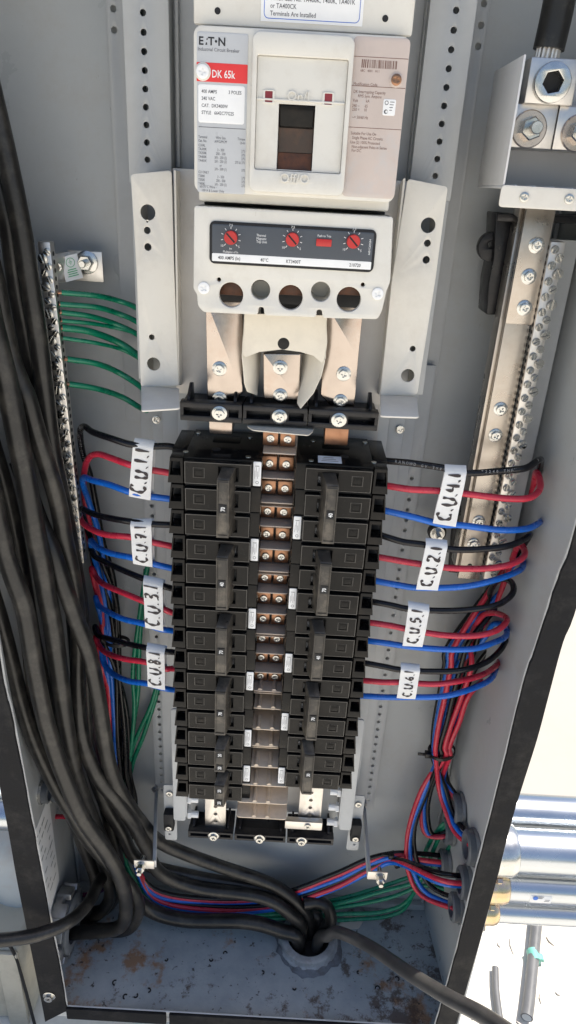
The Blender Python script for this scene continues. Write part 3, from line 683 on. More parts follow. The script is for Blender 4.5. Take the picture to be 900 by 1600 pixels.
# ================================================================ BUS BARS BELOW THE TRIP UNIT
def busbar(nm, poly, screws, zt):
    b = thing('bus_bar', '%s of the three tinned copper bus bars below the trip unit' % nm, 'bus bar', P(*poly[0], 40), 'bus bars below the trip unit')
    q = [XZ(x, y, 36) for x, y in poly]
    mb = MB(); plate_bm(mb, rpoly(q, 1.5, 2), [], 36, 42, 1.2); mb.build('strap', 'tin_plate', b)
    for x, y in screws: screw('hex', *P(x, y, 36), b, 'zinc', .92)
busbar('leftmost', [(321,470),(380,470),(379,614),(363,629),(324,626)], [(343,576),(343,623)], 0)
busbar('middle', [(411,552),(470,552),(468,627),(412,624)], [(438,574),(438,618)], 0)
busbar('rightmost', [(506,470),(569,470),(560,560),(554,637),(516,634),(501,618)], [(537,584),(532,627)], 0)
fp = thing('insulating_barrier', 'curved beige insulating sheet with a round hole around the middle bus bar', 'barrier', P(440, 540, 18))
q = [XZ(x, y, 14) for x, y in ((382,490),(511,493),(509,560),(503,567),(490,556),(470,550),(440,546),(405,550),(384,558),(378,552))]
mb = MB(); plate_bm(mb, q, [circle(*XZ(443,537,14), 4.9, 22)], 14, 14.8); mb.build('front_sheet', 'fishpaper', fp)
A = [P(507,500,14.2), P(508,535,14.2), P(504,567,14.2)]; B_ = [P(479,500,60), P(478,560,56), P(472,600,52)]
mb = MB()
rows_ = [(P(509,500,14), P(478,500,56)), (P(510,535,14), P(474,540,54)), (P(506,567,14), P(471,568,50)), (P(501,588,14), P(469,586,46)), (P(489,614,15), P(467,608,38)), (P(469,638,17), P(464,630,24))]
mb.strip([a for a, b in rows_], [b for a, b in rows_], (.7, 0, 0)); mb.build('side_sheet', 'fishpaper', fp, angle=80)
rows_ = [(P(383,500,14), P(408,500,58)), (P(380,535,14), P(408,545,56)), (P(379,556,14), P(406,575,52)), (P(383,600,20), P(404,600,48)), (P(387,612,24), P(402,618,40))]
mb = MB(); mb.strip([a for a, b in rows_], [b for a, b in rows_], (-.7, 0, 0)); mb.build('side_sheet', 'fishpaper', fp, angle=80)
tongue = [PZ(x, y, 26) for x, y in ((386,660),(491,663),(489,674),(482,680),(395,672),(387,667))]
mb = MB(); mb.prism(rpoly([(t_.x, t_.y) for t_ in tongue], 3), 25.2, 26, 'z'); mb.build('lower_tongue', 'fishpaper', fp)

def support(nm, x0, x1, z0, z1, yf, yb, sx, grp, lab, slots=True):
    b = thing('bus_support', lab, 'insulator', ((x0+x1)/2, yb, z0), grp)
    MB().box(x0, x1, yf+10, yb, z0, z1-4, 1).build('block', 'insulator', b)
    h = z1-z0; xm = (x0+x1)/2
    for z_ in (z0, z1-h*.3): MB().box(x0, x1, yf, yf+11, z_, z_+h*.3, .8).build('rib', 'insulator', b)
    for xa, xb in ((x0, x0+3), (sx-8, sx+8), (x1-3, x1)): MB().box(xa, xb, yf+.4, yf+11, z0+.3, z1-.3, .4).build('post', 'insulator', b)
    for xa in (x0+5, x1-8):
        mb = MB(); mb.prism([(yf+6, z1-5), (yf+34, z1-5), (yf+32, z1+9), (yf+24, z1+11), (yf+8, z1+3)], xa, xa+2.6, 'x', .5); mb.build('fin', 'insulator', b)
    screw('hex', sx, yf, (z0+z1)/2, b, 'zinc', .95)
support('l', -89, -35, 28, 45, 20, 80, P(343,643,20).x, 'upper bus supports', 'black bus support under the leftmost bus bar')
support('m', -34, 22, 28, 45, 20, 80, P(437,647,20).x, 'upper bus supports', 'black bus support under the middle bus bar')
support('r', 23, 84, 28, 45, 20, 80, P(530,651,20).x, 'upper bus supports', 'black bus support under the rightmost bus bar')
jb = thing('bus_jumper', 'small tinned bar end under the leftmost bus support', 'bus bar', P(346,660,40))
MB().box(P(328,660,40).x, P(364,660,40).x, 34, 60, 12, 26, 1).build('strap', 'tin_plate', jb)
jb = thing('bus_jumper', 'dark copper bar end under the rightmost bus support', 'bus bar', P(526,665,40))
MB().box(P(508,665,40).x, P(545,665,40).x, 34, 60, 8, 26, 1).build('strap', 'copper', jb)
# ================================================================ BRANCH BREAKERS
PITCHZ = 25.4
def pole_meshes(s_):
    """meshes for one pole; origin at the pole's top on the chassis centre line; s_ = -1 left column, +1 right"""
    X = lambda a: s_*a
    d = {}
    mb = MB(); mb.box(X(15), X(83.6), 6, 81, -25.1, -.3, .7); mb.box(X(83.4), X(97), 24, 78, -25.0, -.4, .7)
    d['case'] = mb.data('case')
    mb = MB(); plate_bm(mb, rrect(min(X(23.4), X(82.5)), max(X(23.4), X(82.5)), -23.4, -1.8, 1.0, 2), [[(X(35), -18.6), (X(52), -18.6), (X(52), -6), (X(35), -6)]], 0, 7, .9)
    x0, x1 = sorted((X(65), X(74)))
    plate_bm(mb, [(x0, -16.5), (x1, -16.5), (x1, -8), (x0, -8)], [[(x0+.9, -15.6), (x1-.9, -15.6), (x1-.9, -8.9), (x0+.9, -8.9)]], -.5, .1)
    mb.box(x0+1.6, x1-1.6, -.25, .1, -14.8, -9.7, .1)
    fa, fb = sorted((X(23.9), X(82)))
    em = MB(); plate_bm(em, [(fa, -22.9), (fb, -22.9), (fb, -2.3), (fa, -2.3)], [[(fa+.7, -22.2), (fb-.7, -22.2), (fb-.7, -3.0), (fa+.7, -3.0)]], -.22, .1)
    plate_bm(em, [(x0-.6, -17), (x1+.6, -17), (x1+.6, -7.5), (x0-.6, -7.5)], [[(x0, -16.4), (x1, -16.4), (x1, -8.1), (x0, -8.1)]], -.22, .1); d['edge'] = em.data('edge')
    d['face'] = mb.data('face')
    mb = MB(); mb.box(X(35), X(52), 5, 6.5, -18.6, -6); d['slot'] = mb.data('slot')
    mb = MB(); text_bm(mb, 'OFF', X(37.3)+.4, -17 if s_ < 0 else -17, 3.6, 4.5, rot=-math.pi/2, sx=.9, bold=.05); d['mark'] = mb.data('mark')
    mb = MB()
    xa, xb = sorted((X(84), X(98)))
    inn = [(X(86), -4), (X(94), -4), (X(95.6), -17), (X(86), -17)]
    out = [(X(83.8), -.5), (X(95.2), -.5), (X(97.6), -24.6), (X(83.8), -24.6)]
    if s_ > 0: inn = inn[::-1]; out = out[::-1]
    plate_bm(mb, out, [inn], 3, 16, .5); mb.box(X(84), X(97.2), 16.1, 24, -24.6, -19, .4)
    d['terminal'] = mb.data('terminal')
    mb = MB(); mb.box(X(85), X(96.4), 22.5, 23.8, -18.4, -2.5); d['deep'] = mb.data('deep')
    return d
PM = {-1: pole_meshes(-1), 1: pole_meshes(1)}
HM = {}
def handle_mesh(s_, n):
    if (s_, n) in HM: return HM[(s_, n)]
    zb_ = -PITCHZ*n + 8.5; zt = -6.5
    c0, c1 = s_*43, s_*47
    mb = MB()
    mb.hull([(c1-5.6, -15, zb_), (c1+5.6, -15, zb_), (c0+6.2, 5, zb_-1), (c0-6.2, 5, zb_-1), (c1-5.4, -14.2, zt-4.5), (c1+5.4, -14.2, zt-4.5), (c0+6.2, 5, zt+2), (c0-6.2, 5, zt+2)], .8)
    # raised border on the front
    plate_bm(mb, [(c1-5.3, zb_+.6), (c1+5.3, zb_+.6), (c1+5.3, zt-5.4), (c1-5.3, zt-5.4)], [[(c1-4.3, zb_+3), (c1+4.3, zb_+3), (c1+4.3, zt-8), (c1-4.3, zt-8)]], -15.7, -14.6, .2)
    me = mb.data('handle')
    mb = MB(); mb.box(c1-4.6, c1+4.6, -15.9, -15.2, zt-7.4, zt-6.0); g1 = mb.data('grip')
    HM[(s_, n)] = (me, g1, zb_, zt, c1); return HM[(s_, n)]
LM = {}
def branch_breaker(s_, i0, n, rating, label, grp):
    z0 = -PITCHZ*i0
    b = thing('circuit_breaker', label, 'circuit breaker', (s_*56, 81, z0-PITCHZ*n), grp)
    L = b.location/MM; off = Vector((0, 0, z0)) - L
    for k in range(n):
        lo = off + Vector((0, 0, -PITCHZ*k))
        jig = random.uniform(-.6, .6)
        lo = lo + Vector((jig, random.uniform(-.45, .45), 0))
        c = obj('pole_case', PM[s_]['case'], 'black_plastic', b, lo)
        f = obj('pole_face', PM[s_]['face'], 'black_plastic', b, lo)
        obj('edge_highlight', PM[s_]['edge'], 'edge_glint', f)  # thin pale ring, edge highlight drawn in colour
        obj('handle_slot', PM[s_]['slot'], 'deep_black', f)
        obj('lettering', PM[s_]['mark'], 'print_grey', f)
        t = obj('wire_terminal', PM[s_]['terminal'], 'black_plastic', b, lo)
        obj('terminal_opening', PM[s_]['deep'], 'deep_black', t)
    me, gr, zb_, zt, c1 = handle_mesh(s_, n)
    h = obj('handle', me, 'handle_plastic', b, off); obj('grip_notch', gr, 'deep_black', h)
    marks = [((zb_+zt)/2 - 2)] if n == 3 else [zt-12, zb_+6]
    for zz in marks:
        mb = MB(); mb.box(c1-3.4, c1+3.4, -15.35, -14.7, zz-4, zz+4); obj('rating_window', mb.data('rating_window'), 'deep_black', h)
        mb = MB(); text_bm(mb, rating, c1+1.9, zz, 5.2, -15.5, 'CENTER', rot=-math.pi/2, bold=.12, sx=.8); obj('lettering', mb.data('lettering'), 'ink_white', h)
    # white inspection sticker on the inner shoulder
    k = 0 if s_ < 0 else n-1
    x0, x1 = sorted((s_*15.6, s_*22.6)); zt_ = -PITCHZ*k-1.2; zl = zt_-23
    mb = MB(); plate_bm(mb, rrect(x0, x1, zl, zt_, .9, 3), [], 5.3, 5.95, .08); obj('sticker', mb.data('sticker'), 'paper', b, off)
    mb = MB()
    xc = (x0+x1)/2
    for j, wd in enumerate((1.3, 1.0, 1.6, 1.1)): mb.box(xc-2.2+j*1.2, xc-1.8+j*1.2, 5.22, 5.32, zl+7+2*(j % 2), zt_-5+2.5*(j % 2 - 1)*wd)
    plate_bm(mb, circle(xc+.2, zl+3.4, 1.5, 12), [circle(xc+.2, zl+3.4, 1.0, 12)], 5.22, 5.32)
    mb.box(xc-1.8, xc+1.8, 5.22, 5.32, zt_-4.4, zt_-3.6)
    obj('lettering', mb.data('lettering'), 'print_grey', b, off)
    return b
GL = 'branch breakers of the left column'; GR = 'branch breakers of the right column'
lefts = [(0, 3, '70', 'black three-pole breaker wired to the tag reading C.U.1.1, top of left column'),
         (3, 3, '40', 'black three-pole breaker wired to tag C.U.7.1, second from top in left column'),
         (6, 3, '70', 'black three-pole breaker wired to tag C.U.3.1, third from top in left column'),
         (9, 3, '70', 'dusty black three-pole breaker wired to tag C.U.8.1, fourth in left column'),
         (12, 2, '20', 'unwired black two-pole breaker, upper of the two at the left column\'s foot'),
         (14, 2, '20', 'unwired black two-pole breaker, lowest of the left column')]
rights = [(0, 3, '40', 'black three-pole breaker wired to the tag reading C.U.4.1, top of right column'),
          (3, 3, '70', 'black three-pole breaker wired to tag C.U.2.1, second from top in right column'),
          (6, 3, '40', 'black three-pole breaker wired to tag C.U.5.1, third from top in right column'),
          (9, 3, '70', 'black three-pole breaker wired to tag C.U.6.1, fourth in right column'),
          (12, 3, '30', 'unwired black three-pole breaker, lowest of the right column')]
BRK = {}
for i0, n, r_, lb in lefts: BRK[(-1, i0)] = branch_breaker(-1, i0, n, r_, lb, GL)
for i0, n, r_, lb in rights: BRK[(1, i0)] = branch_breaker(1, i0, n, r_, lb, GR)
# details of the upper side faces of the two top breakers
for s_ in (-1, 1):
    b = BRK[(s_, 0)]
    for x, y in ((28, 14), (30, 66), (84, 18), (80, 70)):
        mb = MB(); mb.lathe((s_*x, y, -.3), (0, 0, 1), [(0, 2.6), (.4, 2.5)], 14); mb.build('rivet', 'zinc', b)
    mb = MB(); mb.prism(rrect(*sorted((s_*38, s_*64)), 48, 66, 2.5, 3), -.3, .4, 'z', .2); mb.build('moulded_panel', 'black_plastic', b)
    mb = MB(); mb.prism(circle(s_*58, 28, 4, 16), -.3, .2, 'z'); mb.build('moulded_hole', 'deep_black', b)
b = BRK[(1, 0)]
MB().box(34, 55, 10, 26, -.2, .25).build('sticker', 'paper_blue', b)
mb = MB()
for k in range(3): mb.box(37+k, 52-k*2, 13+k*4, 14.2+k*4, .26, .34)
mb.build('lettering', 'print_grey', b)

# ================================================================ CENTRE SPINE WITH COPPER TABS AND BARRIER FINS
sp = thing('bus_spine', 'central brown bus spine with copper tabs and barrier fins between the breaker columns', 'bus bar', (0, 70, -470))
MB().box(-17, 15, 48, 52, -480, 26).build('backing', 'fin_brown', sp)
tabm = MB(); tabm.box(-6.9, 6.9, 0, 10, -7, 7, .6); tabm = tabm.data('copper_tab')
ZS = 10.5
for k in range(19):
    z = ZS - 24.35*k
    if k < 12:
        for x in (-9.6, 6.0):
            t = obj('copper_tab', tabm, 'copper', sp, Vector((x, 36, z)) - sp.location/MM)
            o = screw('pan', 0, 0, 0, None, 'zinc', .86); o.parent = t; o.location = (0, 0, 0)
    if k < 15:
        w0, w1, yf = -15.6, 14.2, (21 if k < 13 else 15)
        mname = 'fin_brown' if k < 12 else 'fin_beige'
    else:
        w0, w1, yf = -28.8, 28, {15: 8, 16: 4}.get(k, 1)
        mname = 'fin_beige'
    zf = z - (8.2 if k < 12 else 8.2 - (k-11)*.9)
    poly = rpoly([(w0, 48), (w1, 48), (w1, yf), (w0, yf)], 4 if k >= 15 else 1.2)
    mb = MB(); mb.prism(poly, zf-1.3, zf, 'z', .3); mb.build('barrier_fin', mname, sp)
    if k < 15 and k % 3 == 2:
        mb = MB(); mb.prism(rpoly([(w0, 47), (w1, 47), (w1, yf+3), (w0, yf+3)], 1.2), zf-6.3, zf-5.4, 'z', .2); mb.build('barrier_fin', mname, sp)
    if k >= 11:
        for x in (-9, 6):
            mb = MB(); mb.lathe((x, yf+.6, zf+.3), (0, 1, 0), [(0, 2.4), (20, 2.4)], 10); mb.build('screw_boss', mname, sp)
# bottom of the chassis
for nm, x0, x1, sx, lb in (('l', -92, -36, -60, 'black bus support at the chassis foot, under the left breakers'), ('m', -34, 30, -2.5, 'black bus support at the chassis foot, middle of three'), ('r', 32, 90, 50, 'black bus support at the chassis foot, under the right breakers')):
    support(nm, x0, x1, -527, -516, 50, 90, sx, 'lower bus supports', lb)
for x0, x1, lb, z0 in ((-72, -46, 'bare tinned bus end below the left column of breakers', -520), (44, 72, 'bare tinned bus end below the right column of breakers', -500)):
    bb = thing('bus_end', lb, 'bus bar', ((x0+x1)/2, 60, z0))
    mb = MB(); xm = (x0+x1)/2
    plate_bm(mb, rrect(x0, x1, z0, -330, 1, 2), [circle(xm, z0+12+12.7*k, 2.2, 12) for k in range(4)], 60, 65, .6); mb.build('strap', 'alu', bb)
bb = thing('bus_link', 'short bright bus link with a screw at the chassis foot', 'bus bar', (50, 50, -500))
MB().box(28, 74, 50, 58, -502, -489, .8).build('strap', 'alu', bb); screw('pan', 56, 50, -495, bb)
bk = thing('chassis_tray', 'dark back tray of the breaker chassis', 'plate', (0, 96, -520))
MB().box(-94, 94, 92, 94, -520, 60).build('sheet', 'pan_paint', bk)
MB().box(-94, -74, 84, 92, -520, -410, 1).build('rib', 'rail_paint', bk); MB().box(74, 94, 84, 92, -520, -400, 1).build('rib', 'rail_paint', bk)

# ================================================================ GROUND BAR (left)
YG = 88.0
ga, gb = P(69, 378, YG), P(124, 880, YG)
gbx = lambda z: ga.x + (gb.x-ga.x)*(ga.z-z)/(ga.z-gb.z)
gd = thing('ground_bar', 'silver ground terminal bar full of slotted screws on the left', 'terminal bar', (ga.x, YG+10, gb.z))
quadbox(MB(), (gb.x-6, YG, gb.z), (gb.x+5, YG, gb.z), (ga.x+5, YG, ga.z), (ga.x-6, YG, ga.z), (0, 12, 0), .6).build('bar', 'alu', gd)
z = ga.z-8; k = 0
while z > gb.z+4:
    big = k % 4 == 1
    x = gbx(z) + (-2.6 if k % 2 else 1.8)
    screw('slot%d' % (k % 3), x, YG, z, gd, 'zinc', 1.45 if big else 1.05)
    z -= 6.6 if big else 5.8; k += 1
mb = MB()
z = ga.z-10
while z > gb.z+6:
    mb.lathe((gbx(z)+4.9, YG+6, z), (1, 0, 0), [(0, 2.1), (.35, 2.1)], 10); z -= 7.2
mb.build('wire_hole', 'deep_black', gd)
a = P(90, 393, 120); b = P(160, 440, 120)
mb = MB(); mb.box(P(106,393,130).x, P(160,393,130).x, 128, 131, P(150,440,130).z, P(150,393,130).z, .5)
quadbox(mb, (ga.x+5, YG+6, P(95,438,110).z), (P(108,440,128).x, 128, P(108,440,128).z), (P(108,393,128).x, 128, P(108,393,128).z), (ga.x+5, YG+6, P(95,395,110).z), (0, 2.4, 0), .4)
mb.build('bracket', 'alu', gd)
p = P(136, 410, 128)
mb = MB(); mb.lathe(p, (0, -1, 0), [(0, 10.6), (1.6, 10.6), (2.2, 9.6)], 28); mb.build('washer', 'zinc', gd)
mb = MB(); mb.lathe(p + Vector((0, -2.2, 0)), (0, -1, 0), [(0, 7.2), (6, 7.2), (6.6, 6.4)], 6); mb.build('nut', 'zinc', gd)
mb = MB(); mb.lathe(p + Vector((0, -8, 0)), (0, -1, 0), [(0, 3.4), (9, 3.4), (9.8, 2.8)], 14); mb.build('stud', 'zinc', gd)
screw('pan', *P(91, 417, 105), gd, 'zinc', .9, rz=.6)
st = thing('ground_sticker', 'small white sticker with green earth symbol on the ground bar bracket', 'sticker', P(110, 417, 118))
cn = [P(94,402,116), P(120,396,124), P(130,434,122), P(103,441,114)]
quadbox(MB(), cn[3], cn[2], cn[1], cn[0], (0, .3, 0)).build('sheet', 'paper', st)
cc = sum(cn, Vector())/4; ux = ((cn[1]-cn[0])+(cn[2]-cn[3])).normalized(); uz = ((cn[0]-cn[3])+(cn[1]-cn[2])).normalized(); un = ux.cross(uz)
LMx = Matrix((( ux.x, -un.x, uz.x, cc.x), (ux.y, -un.y, uz.y, cc.y), (ux.z, -un.z, uz.z, cc.z), (0,0,0,1)))
if un.y > 0: un = -un
mb = MB(); plate_bm(mb, circle(0, 4.6, 4.2, 24), [circle(0, 4.6, 3.7, 24)], -.5, -.35, 0, LMx)
for wd, zz in ((3.2, 5.2), (2.2, 4.2), (1.2, 3.2)): plate_bm(mb, [(-wd/2, zz-.2), (wd/2, zz-.2), (wd/2, zz+.2), (-wd/2, zz+.2)], [], -.5, -.35, 0, LMx)
plate_bm(mb, [(-.2, 5.2), (.2, 5.2), (.2, 7.4), (-.2, 7.4)], [], -.5, -.35, 0, LMx)
for j, wd in enumerate((8, 9.5, 8.5, 10)): plate_bm(mb, [(-wd/2, -1.9-1.9*j), (wd/2, -1.9-1.9*j), (wd/2, -1.1-1.9*j), (-wd/2, -1.1-1.9*j)], [], -.5, -.35, 0, LMx)
mb.build('print', 'ink_green', st)

# ================================================================ NEUTRAL ASSEMBLY (right)
YN = 70.0
na, nb = P(843, 330, YN), P(732, 905, YN)
nw = 11.2
nx = lambda z: na.x + (nb.x-na.x)*(na.z-z)/(na.z-nb.z)
nu = thing('neutral_bus', 'wide tinned neutral bus bar running down the right side', 'bus bar', (nb.x, YN+8, nb.z))
def slab(mb, za, zb_, y0, y1, w_, bev=.8, dx=0):
    return mb.hull([(nx(zb_)-w_+dx, y0, zb_), (nx(zb_)+w_+dx, y0, zb_), (nx(zb_)+w_+dx, y1, zb_), (nx(zb_)-w_+dx, y1, zb_), (nx(za)-w_+dx, y0, za), (nx(za)+w_+dx, y0, za), (nx(za)+w_+dx, y1, za), (nx(za)-w_+dx, y1, za)], bev)
zl = P(800, 505, YN).z; zl2 = P(790, 700, YN).z
slab(MB(), na.z+6, zl, YN-4, YN-.2, nw+1).build('upper_strap', 'tin_grey', nu)
slab(MB(), na.z+6, nb.z, YN, YN+6, nw).build('strap', 'tin_grey', nu)
slab(MB(), na.z+6, nb.z+10, YN+6.2, YN+26, 2.5, .4, -nw-1).build('edge_strap', 'tin_grey', nu)
for px, py, yy in ((838,383,YN-4),(826,432,YN-4),(819,481,YN-4),(782,639,YN),(774,680,YN),(748,815,YN),(740,850,YN)):
    screw('hex', *P(px, py, yy), nu, 'zinc', .95)
mb = MB(); mb.lathe(P(734, 884, YN), (0, -1, 0), [(0, 2.6), (.2, 2.6)], 14); mb.build('bolt_hole', 'deep_black', nu)
ni = thing('neutral_insulator', 'black moulded insulator behind the neutral bar with a round mounting ear', 'insulator', P(800, 420, 110))
arm = [XZ(x, y, 104) for x, y in ((775,332),(812,335),(806,420),(792,492),(760,492),(764,440),(772,400))]
MB().prism(arm, 104, 140, 'y', 1.5).build('arm', 'insulator', ni)
MB().hull([tuple(P(*q)) for q in ((776,346,92),(905,350,92),(905,346,135),(776,346,135),(778,334,92),(905,338,92),(905,334,135),(778,334,135))], 1.5).build('block', 'insulator', ni)
c0 = P(768, 386, 122)
c0 = P(770, 386, 112); mb = MB(); plate_bm(mb, circle(c0.x, c0.z, 13, 26), [circle(c0.x-1, c0.z+2, 3.4, 14)], 112, 122, 1); mb.build('ear', 'insulator', ni)
ni2 = thing('neutral_insulator', 'black insulator foot under the lower end of the neutral bar', 'insulator', P(700, 850, 110))
MB().hull([tuple(P(*q)) for q in ((700,895,110),(770,900,100),(770,880,135),(700,880,140),(708,790,110),(790,795,100),(790,790,135),(708,790,140))], 2).build('block', 'insulator', ni2)
c0 = P(683, 832, 118)
mb = MB(); plate_bm(mb, circle(c0.x, c0.z, 10, 22), [], 116, 124, 1); mb.build('ear', 'insulator', ni2)
mb = MB(); mb.lathe(c0 + Vector((0, -2, 0)), (0, -1, 0), [(0, 8), (1.5, 8)], 22); mb.build('washer', 'zinc', ni2)
mb = MB(); mb.lathe(c0 + Vector((0, -3.5, 0)), (0, -1, 0), [(0, 6), (5, 6)], 6); mb.lathe(c0 + Vector((0, -8, 0)), (0, -1, 0), [(0, 2.8), (9, 2.8)], 12); mb.build('nut', 'zinc', ni2)
# drilled terminal bar with screws
YN2 = 62.0
ta, tb = P(872, 378, YN2), P(764, 905, YN2)
tx = lambda z: ta.x + (tb.x-ta.x)*(ta.z-z)/(ta.z-tb.z)
nt_ = thing('neutral_terminal_bar', 'long silver neutral terminal bar with two rows of slotted screws on the right', 'terminal bar', (tb.x, YN2+8, tb.z))
mb = MB()
def slab2(mb, x0, x1, y0, y1, bev=.5):
    return mb.hull([(tb.x+x0, y0, tb.z), (tb.x+x1, y0, tb.z), (tb.x+x1, y1, tb.z), (tb.x+x0, y1, tb.z), (ta.x+x0, y0, ta.z), (ta.x+x1, y0, ta.z), (ta.x+x1, y1, ta.z), (ta.x+x0, y1, ta.z)], bev)
slab2(mb, -5.5, 6.5, YN2, YN2+16); mb.build('bar', 'alu', nt_)
z = ta.z-6; k = 0
while z > tb.z+4:
    big = k % 4 == 3
    screw('slot%d' % (k % 3), tx(z) + (3.6 if k % 2 else -1.6) + (1.5 if big else 0), YN2, z, nt_, 'zinc', 1.5 if big else 1.18, rz=.25)
    if k % 9 == 4: screw('slot1', tx(z)+6.5, YN2+6, z, nt_, 'zinc', 1.0, rz=math.pi/2)
    z -= 6.4; k += 1
mb = MB(); z = ta.z-5
while z > tb.z+5:
    for yy in (YN2+4.5, YN2+11): mb.lathe((tx(z)-5.4, yy, z), (-1, 0, 0), [(0, 1.9), (.3, 1.9)], 8)
    z -= 6.4
mb.build('wire_hole', 'deep_black', nt_)
gp = thing('bar_back_plate', 'dark grey steel strip behind the right terminal bar', 'plate', (tb.x+20, 100, tb.z))
slab2(MB(), 4, 30, 96, 98).build('strip', 'rail_paint', gp)
# lug box
lb_ = thing('neutral_lug_box', 'pale grey lug box with large tinned lugs at the upper right', 'lug box', P(840, 300, 40))
Yq = 8.0
c00 = P(784, 292, Yq); c10 = P(905, 298, Yq); c11 = P(905, 88, Yq); c01 = P(826, 88, Yq)
xL = 156.5; zt, zb_ = P(840, 86, Yq).z, P(840, 293, Yq).z; xR = 245
MB().box(xL-1.6, xL, Yq, 92, zb_, zt, .4).build('side_wall', 'pale_plastic', lb_)
MB().box(xL, xR, 90, 92, zb_, zt, .3).build('back_wall', 'pale_plastic', lb_)
MB().box(xL-1.6, xR, Yq+.2, 92, zb_-2, zb_, .3).build('floor', 'pale_plastic', lb_)
for k in range(5): MB().box(xL+8+k*14, xL+9.5+k*14, Yq+2, 70, zb_, zb_+1.2, .3).build('floor_rib', 'pale_plastic', lb_)
mb = MB(); plate_bm(mb, rpoly([(xL-2.5, zb_+.5), (xR, zb_+.5), (xR, zb_-14.5), (xL-2.5, zb_-14.5)], 3), [], Yq-1.6, Yq, .4); mb.build('front_flange', 'beige_paint', lb_)
for px, py in ((819, 308), (889, 311)): screw('pan_l', *P(px, py, Yq-1.6), lb_, 'zinc', .62)
def lug(x0, x1, z0, z1, y0, lab):
    l_ = thing('lug', lab, 'lug', ((x0+x1)/2, y0+20, z0), 'lugs in the neutral lug box')
    MB().box(x0, x1, y0, y0+40, z0, z1, 1).build('block', 'alu', l_)
    return l_
YL = 42; YL2 = 48
p1 = P(860, 130, YL); p2 = P(826, 202, YL2); p3 = P(903, 208, YL2)
L1 = lug(P(818,160,YL).x+.5, P(895,160,YL).x, P(855,163,YL).z, P(860,90,YL).z, YL, 'upper tinned lug with a large hex socket screw in the lug box')
mb = MB(); n = 28
plate_bm(mb, circle(p1.x, p1.z, 13.4, 30), [[(p1.x+7.6*math.cos(rad(60*i+12)), p1.z+7.6*math.sin(rad(60*i+12))) for i in range(6)]], YL-7, YL, .8); mb.build('socket_screw', 'zinc', L1)
mb = MB(); mb.lathe((p1.x, YL-.2, p1.z), (0, -1, 0), [(0, 8.0), (.3, 8.0)], 6, rot=.3); mb.build('hex_socket', 'deep_black', L1)
L2 = lug(xL+1, P(868,200,YL2).x-.3, P(830,232,YL2).z, P(855,164,YL2).z, YL2, 'lower left tinned lug with a protruding stud in the lug box')
L3 = lug(P(868,200,YL2).x+.3, xR-2, P(830,232,YL2).z, P(855,164,YL2).z, YL2, 'lower right tinned lug cut by the photo edge')
for p, l_ in ((p2, L2), (p3, L3)):
    mb = MB(); mb.lathe((p.x, YL2, p.z), (0, -1, 0), [(0, 13.2), (2.2, 13.2), (2.8, 12.4)], 30); mb.build('washer', 'tin_plate', l_)
    mb = MB(); mb.lathe((p.x, YL2-2.8, p.z), (0, -1, 0), [(0, 8.4), (6.5, 8.4), (7.5, 7.4)], 6, rot=.4); mb.build('nut', 'zinc', l_)
    mb = MB(); mb.lathe((p.x, YL2-10, p.z), (0, -1, 0), [(0, 4.6), (12, 4.6), (12.8, 4.0)], 18); mb.build('stud', 'zinc', l_)
cb = thing('neutral_cable', 'thick black cable with bare strands entering the upper right lug', 'cable', P(857, 84, 58))
pts = [P(857, 78, 58), P(868, 30, 58), P(882, -40, 56), P(900, -130, 50)]
MB().tube(pts, 11.5, 20).build('sheath', 'cable_black', cb)
mb = MB()
ax = (pts[1]-pts[0]).normalized(); u = ax.cross(Vector((0, 1, 0))).normalized(); v = ax.cross(u)
for k in range(14):
    a_ = 2*math.pi*k/14; q = pts[0] - ax*4 + (u*math.cos(a_)+v*math.sin(a_))*7.6
    mb.cyl(q - ax*12, q + ax*6, 1.7, 8)
mb.build('strand', 'alu', cb)
# ================================================================ HUBS ON THE RIGHT WALL AND CONDUITS OUTSIDE
def wallx(Y): return XRF + (XRB-XRF)*(Y-YF)/(YB-YF)
HUB = {}
hubs = [('H1', 99, -506, 23, 'grey conduit hub highest on the right wall, farthest back'), ('H2', 40, -504, 23, 'grey conduit hub high on the right wall, near the front rim'),
        ('H3', 36, -562, 22, 'grey conduit hub on the right wall, second lowest by the rim'), ('H4', 43, -619, 20, 'grey conduit hub on the right wall, lowest by the rim'),
        ('H5', 111, -560, 19, 'grey conduit hub on the right wall, middle of the back row'), ('H6', 104, -612, 19, 'grey conduit hub on the right wall, lowest of the back row')]
for nm, Y, z, r_, lb in hubs:
    x = wallx(Y); HUB[nm] = Vector((x, Y, z))
    h = thing('conduit_hub', lb, 'conduit fitting', (x, Y, z), 'conduit hubs on the right wall')
    mb = MB(); mb.lathe((x-.2, Y, z), (-1, 0, 0), [(0, r_), (4, r_), (4, r_*.82), (0, r_*.82)], 12, cap=False); mb.build('locknut', 'cast_zinc', h)
    mb = MB(); mb.lathe((x-4, Y, z), (-1, 0, 0), [(0, r_*.9), (7, r_*.9), (9, r_*.8), (9, r_*.62), (0, r_*.6)], 26, cap=False); mb.build('bushing', 'gland', h)
    mb = MB(); mb.lathe((x-1, Y, z), (1, 0, 0), [(0, r_*.82), (.8, r_*.82)], 24); mb.build('throat', 'deep_black', h)
conds = [('H1', 24, 'galvanised', 'uppermost bright galvanised conduit outside the right wall'), ('H2', 25.5, 'galvanised', 'thick galvanised conduit, second from top, with a bulging clear-zinc coupling'),
         ('H3', 18.5, 'yellow_zinc', 'galvanised conduit carrying a small white sticker, third from top'), ('H4', 15.5, 'yellow_zinc', 'lowest galvanised conduit outside the right wall')]
